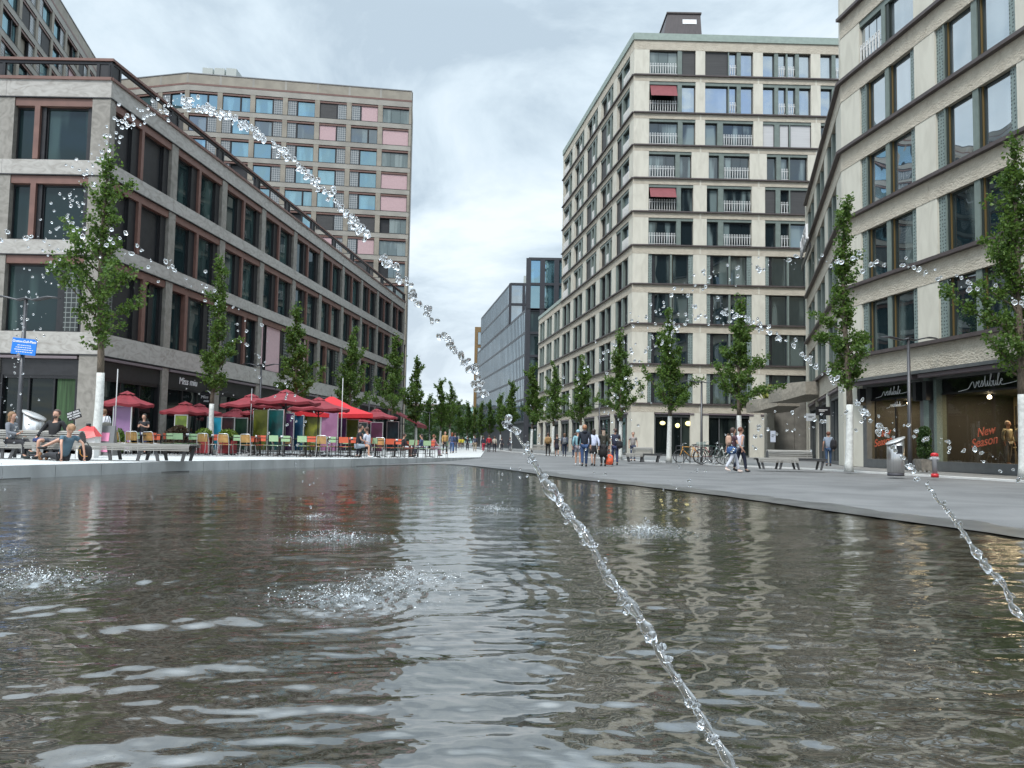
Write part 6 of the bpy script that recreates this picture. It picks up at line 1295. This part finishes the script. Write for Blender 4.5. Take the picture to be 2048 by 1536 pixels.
        if beard: b.ball((0, .036 * h, -.043 * h), (.034 * h, .026 * h, .026 * h), hm_, 10, 7, Mh)
        b.build('hair', t_)
    else:
        b.ball((0, -.005 * h, .022 * h), (.054 * h, .062 * h, .052 * h), fab(hat), 14, 9, Mh); b.build('hat', t_)
        if hairlen > .02: b = MB(); b.ball((0, -.035 * h, -.02 * h - hairlen * h * .5), (.045 * h, .03 * h, .05 * h + hairlen * h * .5), hm_, 12, 9, Mh); b.build('hair', t_)
    return t_
def bag(name, label, px, d, z, size, col, rz=0, strap=None):
    t_ = thing(name, label, name.replace('_', ' '), (X(px, d), d, z), rz); b = MB(); b.ball((0, 0, 0), size, fab(col), 14, 10)
    for i in range(len(b.v)): v = b.v[i]; b.v[i] = tuple(math.copysign(abs(v[k_] / size[k_]) ** .65 * size[k_], v[k_]) for k_ in range(3))
    b.build('pouch', t_); b = MB(); b.ball((0, -size[1] * .8, -size[2] * .3), (size[0] * .7, size[1] * .4, size[2] * .4), fab(tuple(q * .8 for q in col)), 10, 7); b.build('pocket', t_)
    b = MB(); b.tube([(-size[0] * .5, size[1] * .4, size[2] * .8), (-size[0] * .2, size[1] * .2, size[2] * (1.3 if not strap else strap)), (size[0] * .2, size[1] * .2, size[2] * (1.3 if not strap else strap)), (size[0] * .5, size[1] * .4, size[2] * .8)], .012, fab(tuple(q * .6 for q in col)), 6); b.build('strap', t_)
B_ = math.pi   # facing the camera; 0 = seen from behind
# left bench group
seatJ = lambda **k: pose('sit', **k)
J1 = seatJ(arms={'elr': (.13, .03, .42), 'wrr': (.09, .16, .40), 'har': (.08, .21, .43), 'ell': (-.13, .02, .40), 'wrl': (-.09, .16, .36), 'hal': (-.07, .205, .36)})
J1['knl'] = V_((-.03, .27, .30)); J1['anl'] = V_((.06, .36, .12)); J1['tol'] = V_((.07, .44, .10)); J1['knr'] = V_((.06, .25, .265)); J1['anr'] = V_((.06, .26, .05))
person('woman in a grey hoodie and dark vest sitting sideways on the left bench', 22, 21.35, PZ + .02, R(-88), 1.68, J1, (.16, .17, .19), (.022, .022, .025), hair=(.20, .11, .05), hairlen=.05, shoe=(.02, .03, .03))
J2 = seatJ(lean=-.12, arms={'elr': (.20, -.02, .44), 'wrr': (.22, .08, .33), 'har': (.22, .11, .29), 'ell': (-.17, -.05, .43), 'wrl': (-.2, .0, .35), 'hal': (-.2, .03, .32)})
J2['knr'] = V_((.10, .22, .29)); J2['anr'] = V_((.11, .2, .05)); J2['tor'] = V_((.13, .28, .02)); J2['knl'] = V_((-.19, .18, .30)); J2['anl'] = V_((-.02, .25, .20)); J2['tol'] = V_((.03, .3, .17)); J2['hipl'] = V_((-.055, 0, .275))
person('bearded man in black jacket and grey shorts sitting on the left bench', 108, 21.5, PZ + .02, B_, 1.8, J2, (.012, .012, .014), (.07, .075, .09), 'short', hair=(.06, .035, .025), beard=True, hood=(.012, .012, .014))
J3 = pose('sit', lean=-.35, arms={'elr': (.16, -.22, .27), 'wrr': (.17, -.25, .12), 'har': (.17, -.26, .03), 'ell': (-.16, -.20, .27), 'wrl': (-.17, -.24, .12), 'hal': (-.17, -.24, .03)})
dz = V_((0, 0, -.215))
for k_ in ('pel', 'wai', 'che', 'nek', 'hb', 'hd', 'ht', 'shr', 'shl'): J3[k_] = J3[k_] + dz + (V_((0, -.02, 0)) if k_ != 'pel' else V_((0, 0, 0)))
for n_, s_ in (('r', 1), ('l', -1)): J3['hip' + n_] = V_((s_ * .055, .02, .06)); J3['kn' + n_] = V_((s_ * .05, .25, .10)); J3['an' + n_] = V_((s_ * .04, .47, .04)); J3['to' + n_] = V_((s_ * .06, .50, .10))
person('man in a teal t-shirt sitting on the terrace floor leaning back on both hands', 128, 20.5, PZ, R(62), 1.78, J3, (.07, .12, .155), (.02, .02, .025), 'long', 'short', hair=(.30, .17, .09), shoe=(.20, .10, .05), look=.3)
bag('backpack', 'black and orange backpack standing beside the man on the floor', 172, 20.9, PZ + .21, (.17, .12, .22), (.02, .018, .018), .2)
b = MB(); b.tube([(-.09, -.125, .1), (-.08, -.135, -.02), (-.02, -.135, -.08), (.1, -.125, -.09)], .012, mat('orange_piping', (.7, .28, .04), .5), 6); o = b.build('orange_trim', bpy.data.objects.get('backpack'))
bag('shopping_bag', 'blue bag lying on the left bench between the pair', 80, 21.4, PZ + .53, (.17, .12, .07), (.02, .035, .11), .2, 1.1)
# woman in white and terrace guests
person('woman in a white shirt and navy trousers standing with her back turned by the tree', 206, 28.2, PZ, .15, 1.68, pose('stand', .15), (.60, .61, .66), (.02, .024, .045), hair=(.16, .08, .04), hairlen=.02, wide=1.15)
bag('shoulder_bag', 'olive grey shoulder bag on the back of the woman in white', 212, 27.98, PZ + 1.02, (.19, .08, .17), (.09, .09, .08), 0, 2.4)
person('dark-haired woman looking at her phone behind the cafe chairs', 287, 31.2, PZ, B_, 1.62, pose('stand', 0, arms={'elr': (.13, .02, .66), 'wrr': (.06, .12, .68), 'har': (.03, .14, .71), 'ell': (-.13, .02, .66), 'wrl': (-.06, .12, .67), 'hal': (-.02, .14, .7)}), (.02, .02, .025), (.03, .04, .10), sleeve='short', hair=(.03, .02, .015), hairlen=.08)
person('man in a black shirt and pale shorts sitting at a front table', 716, 31.6, PZ - .02, R(-75), 1.78, pose('sit', lean=.12), (.015, .015, .02), (.28, .33, .38), 'short', 'short', hair=(.03, .02, .015), shoe=(.6, .6, .6))
person('woman in a white shirt sitting opposite the man in black', 736, 31.9, PZ - .02, R(70), 1.66, pose('sit', lean=.1, arms={'elr': (.12, .1, .42), 'wrr': (.05, .16, .52), 'har': (.02, .17, .57)}), (.55, .58, .66), (.015, .018, .03), hair=(.06, .03, .02), shoe=(.1, .1, .1))
for px, d, top, leg, lb in ((806, 41, (.02, .015, .02), (.1, .05, .04), 'seated guest in black near the last parasol'), (845, 45, (.04, .06, .12), (.05, .05, .07), 'seated guest in dark blue near the end of the terrace'), (866, 47, (.30, .08, .10), (.3, .2, .25), 'seated guest in red and pink at the end of the terrace')):
    person(lb, px, d, .1, R(80 if px % 2 else -60), 1.7, pose('sit', lean=.08), top, leg, hair=(.15, .05, .02) if px == 866 else (.03, .02, .015))
walk = [(890, 60, 0.05, B_ + .4, 1.76, .5, (.42, .25, .09), (.02, .02, .02), {}, 'person in a tan jacket standing at the end of the terrace'), (904, 63, .04, 0, 1.72, .6, (.05, .07, .14), (.04, .09, .22), {'hairlen': .06, 'hair': (.2, .05, .02)}, 'red-haired person in blue beside the tan jacket'),
 (910, 66, .04, .2, 1.74, .4, (.02, .03, .07), (.02, .03, .07), {}, 'person in navy just right of the red-haired one'),
 (935, 92, 0, 0, 1.7, .6, (.015, .015, .02), (.015, .015, .02), {}, 'small distant walker dressed in black'), (950, 82, 0, .1, 1.78, .5, (.05, .06, .09), (.32, .26, .19), {}, 'distant walker in navy vest and khaki trousers'), (967, 82, 0, .2, 1.7, .6, (.03, .03, .05), (.42, .03, .06), {}, 'distant walker in red trousers'),
 (978, 80, 0, 0, 1.78, .5, (.33, .02, .03), (.02, .02, .03), {}, 'distant walker in a red shirt'), (989, 82, 0, -.2, 1.7, .4, (.4, .36, .3), (.02, .02, .03), {}, 'distant walker in a pale top beside the red shirt'), (1003, 95, 0, 0, 1.7, .5, (.05, .05, .06), (.03, .03, .04), {}, 'small dark walker under the glass facade trees'),
 (1096, 58, .05, .1, 1.76, .4, (.33, .22, .11), (.02, .02, .02), {}, 'walker with a tan backpack left of the white trunk'), (1114, 58, .05, 0, 1.66, .4, (.018, .015, .018), None, {'skirt': ((.018, .015, .03), .30), 'sleeve': 'short'}, 'walker in a short black dress right of the white trunk'),
 (1129, 57, .05, 0, 1.74, .3, (.05, .06, .09), (.02, .03, .06), {'hair': (.12, .06, .03), 'hairlen': .03}, 'walker carrying a striped grey backpack'), (1150, 54, .05, .2, 1.7, .5, (.02, .025, .05), (.03, .05, .11), {}, 'walker in navy half hidden behind the teal hoodie'),
 (1156, 35.5, 0, 0, 1.66, .2, (.19, .34, .38), (.22, .22, .26), {'legtype': 'short', 'shoe': (.6, .6, .6), 'hat': (.25, .42, .50)}, 'child in a pale teal hoodie, cap and grey shorts'), (1169, 33.2, 0, 0, 1.82, .45, (.012, .016, .026), (.025, .055, .13), {'hair': (.30, .14, .07), 'hood': (.012, .016, .026), 'wide': 1.12}, 'tall man in a black jacket and jeans walking away'),
 (1187, 34.5, 0, .1, 1.68, .55, (.52, .56, .70), None, {'skirt': ((.01, .01, .012), .33), 'hair': (.03, .02, .015), 'hairlen': .03, 'wide': 1.1}, 'woman in a pale blue shirt and black skirt walking away'), (1207, 34.5, 0, 0, 1.76, .2, (.03, .028, .02), (.012, .012, .012), {'hair': (.33, .24, .18), 'hairlen': .13, 'hat': (.015, .015, .015), 'skirt': ((.02, .018, .016), .24)}, 'blonde woman in a dark hat and dark coat'),
 (1230, 36.5, 0, 0, 1.76, .35, (.02, .024, .045), (.025, .035, .085), {'sleeve': 'short', 'wide': 1.1}, 'man in a navy t-shirt and blue trousers'),
 (1266, 44, .06, B_, 1.70, 0, (.28, .26, .25), (.05, .06, .10), {'sleeve': 'short', 'hair': (.25, .2, .16)}, 'grey-haired person in a grey top standing behind the small bench'),
 (1466, 28.8, 0.02, R(-80), 1.68, .95, (.07, .035, .045), (.52, .54, .60), {'sleeve': 'short', 'hair': (.07, .03, .02), 'hairlen': .09, 'shoe': (.65, .55, .5)}, 'curly-haired woman in a mauve top and pale trousers striding right'), (1481, 29.4, 0.02, R(-75), 1.72, .6, (.60, .56, .62), (.012, .016, .035), {'sleeve': 'none', 'hair': (.12, .04, .02)}, 'woman in a sleeveless white top and navy trousers'),
 (1657, 38.5, .1, R(-15), 1.74, .25, (.22, .26, .32), (.03, .06, .12), {'sleeve': 'short', 'hair': (.07, .06, .05), 'wide': 1.1}, 'man in a patterned grey shirt and jeans by the wing of the corner building'),
 (1020, 92, 0, 0, 1.7, .4, (.03, .03, .04), (.05, .06, .09), {}, 'dark walker near the foot of the graphite tower'), (925, 110, 0, 0, 1.7, .4, (.5, .42, .04), (.05, .05, .05), {}, 'tiny distant figure in a yellow vest'), (919, 112, 0, 0, 1.7, .4, (.5, .42, .04), (.1, .05, .05), {}, 'second tiny figure in yellow left of the first')]
for px, d, z0, rz, h, st, top, leg, kw, lb in walk: person(lb, px, d, z0, rz, h, pose('stand', st * (1 if px % 2 else -1)), top, leg, **kw)
bag('backpack', 'tan backpack carried by the walker beside the white trunk', 1096, 57.78, 1.22, (.19, .11, .26), (.25, .15, .06))
bag('backpack', 'grey striped backpack on the walker in the middle of the far group', 1129, 56.8, 1.2, (.15, .1, .24), (.16, .17, .19))
bag('backpack', 'black backpack of the man by the building wing', 1667, 38.3, 1.18, (.15, .12, .25), (.012, .012, .016))
bag('backpack', 'small pink beige backpack on the curly-haired woman', 1457, 28.75, 1.2, (.1, .12, .19), (.45, .29, .21))
bag('shoulder_bag', 'black shoulder bag at the side of the man in navy', 1239, 36.3, .98, (.15, .1, .18), (.012, .012, .018), 0, 2.6)
bag('shopping_bag', 'bright orange shopping bag carried beside the blonde woman', 1218, 34.6, .30, (.2, .1, .24), (.75, .12, .05), 0, 1.6)
bag('denim_jacket', 'blue denim jacket tied round the waist of the curly-haired woman', 1463, 28.75, .84, (.17, .19, .15), (.03, .08, .20), 0, .9)
# mannequins behind the shop glass
MANM = SKIN
for q, (u_, top, leg, lb) in enumerate(((9.95, (.42, .38, .26), (.30, .27, .22), 'left shop mannequin in a cream jacket'), (10.6, (.45, .40, .28), (.02, .015, .02), 'middle shop mannequin in a pale top and black skirt'), (11.2, (.16, .12, .14), (.20, .17, .17), 'right shop mannequin in a mauve jumper and grey trousers'))):
    p = F2r @ V_((u_, 1.15, .42)); t_ = person(lb, 1900, 30, 0, 0, 1.82, pose('stand', .05), top, leg, hair=(.3, .25, .2)); t_.location = p; t_.rotation_euler = (0, 0, R(200)); t_.name = 'mannequin'; t_['category'] = 'mannequin'
# hanging shop boards and notices by the building wing
for px, d, w_, z0, z1, mt, lb in ((1632, 40.0, .75, 2.7, 3.15, BLACK, 'small black projecting shop board above the man with the black backpack'), (1613, 41.5, .5, 2.45, 2.85, mat('grey_card', (.4, .42, .44), .5), 'pale grey board hanging left of the black one'), (1541, 58, .38, 1.4, 2.25, mat('pale_card', (.55, .60, .70), .5), 'pale blue notice sheet on the wall of the passage')):
    t_ = thing('notice_board', lb, 'sign', (X(px, d), d, 0)); b = MB(); b.box(0, w_, -.03, .03, z0, z1, mt); b.build('board', t_)
    b = MB(); [b.box(w_ * .2, w_ * rr_, -.034, -.03, z0 + (z1 - z0) * f_, z0 + (z1 - z0) * (f_ + .06), SIGNW if mt is BLACK else BLACK) for f_, rr_ in ((.45, .6), (.6, .8))]; b.build('writing', t_)
    b = MB(); b.tube([(w_ / 2, 0, z1), (w_ / 2, 0, z1 + .25)], .012, BLACK, 5); b.build('hanger', t_)
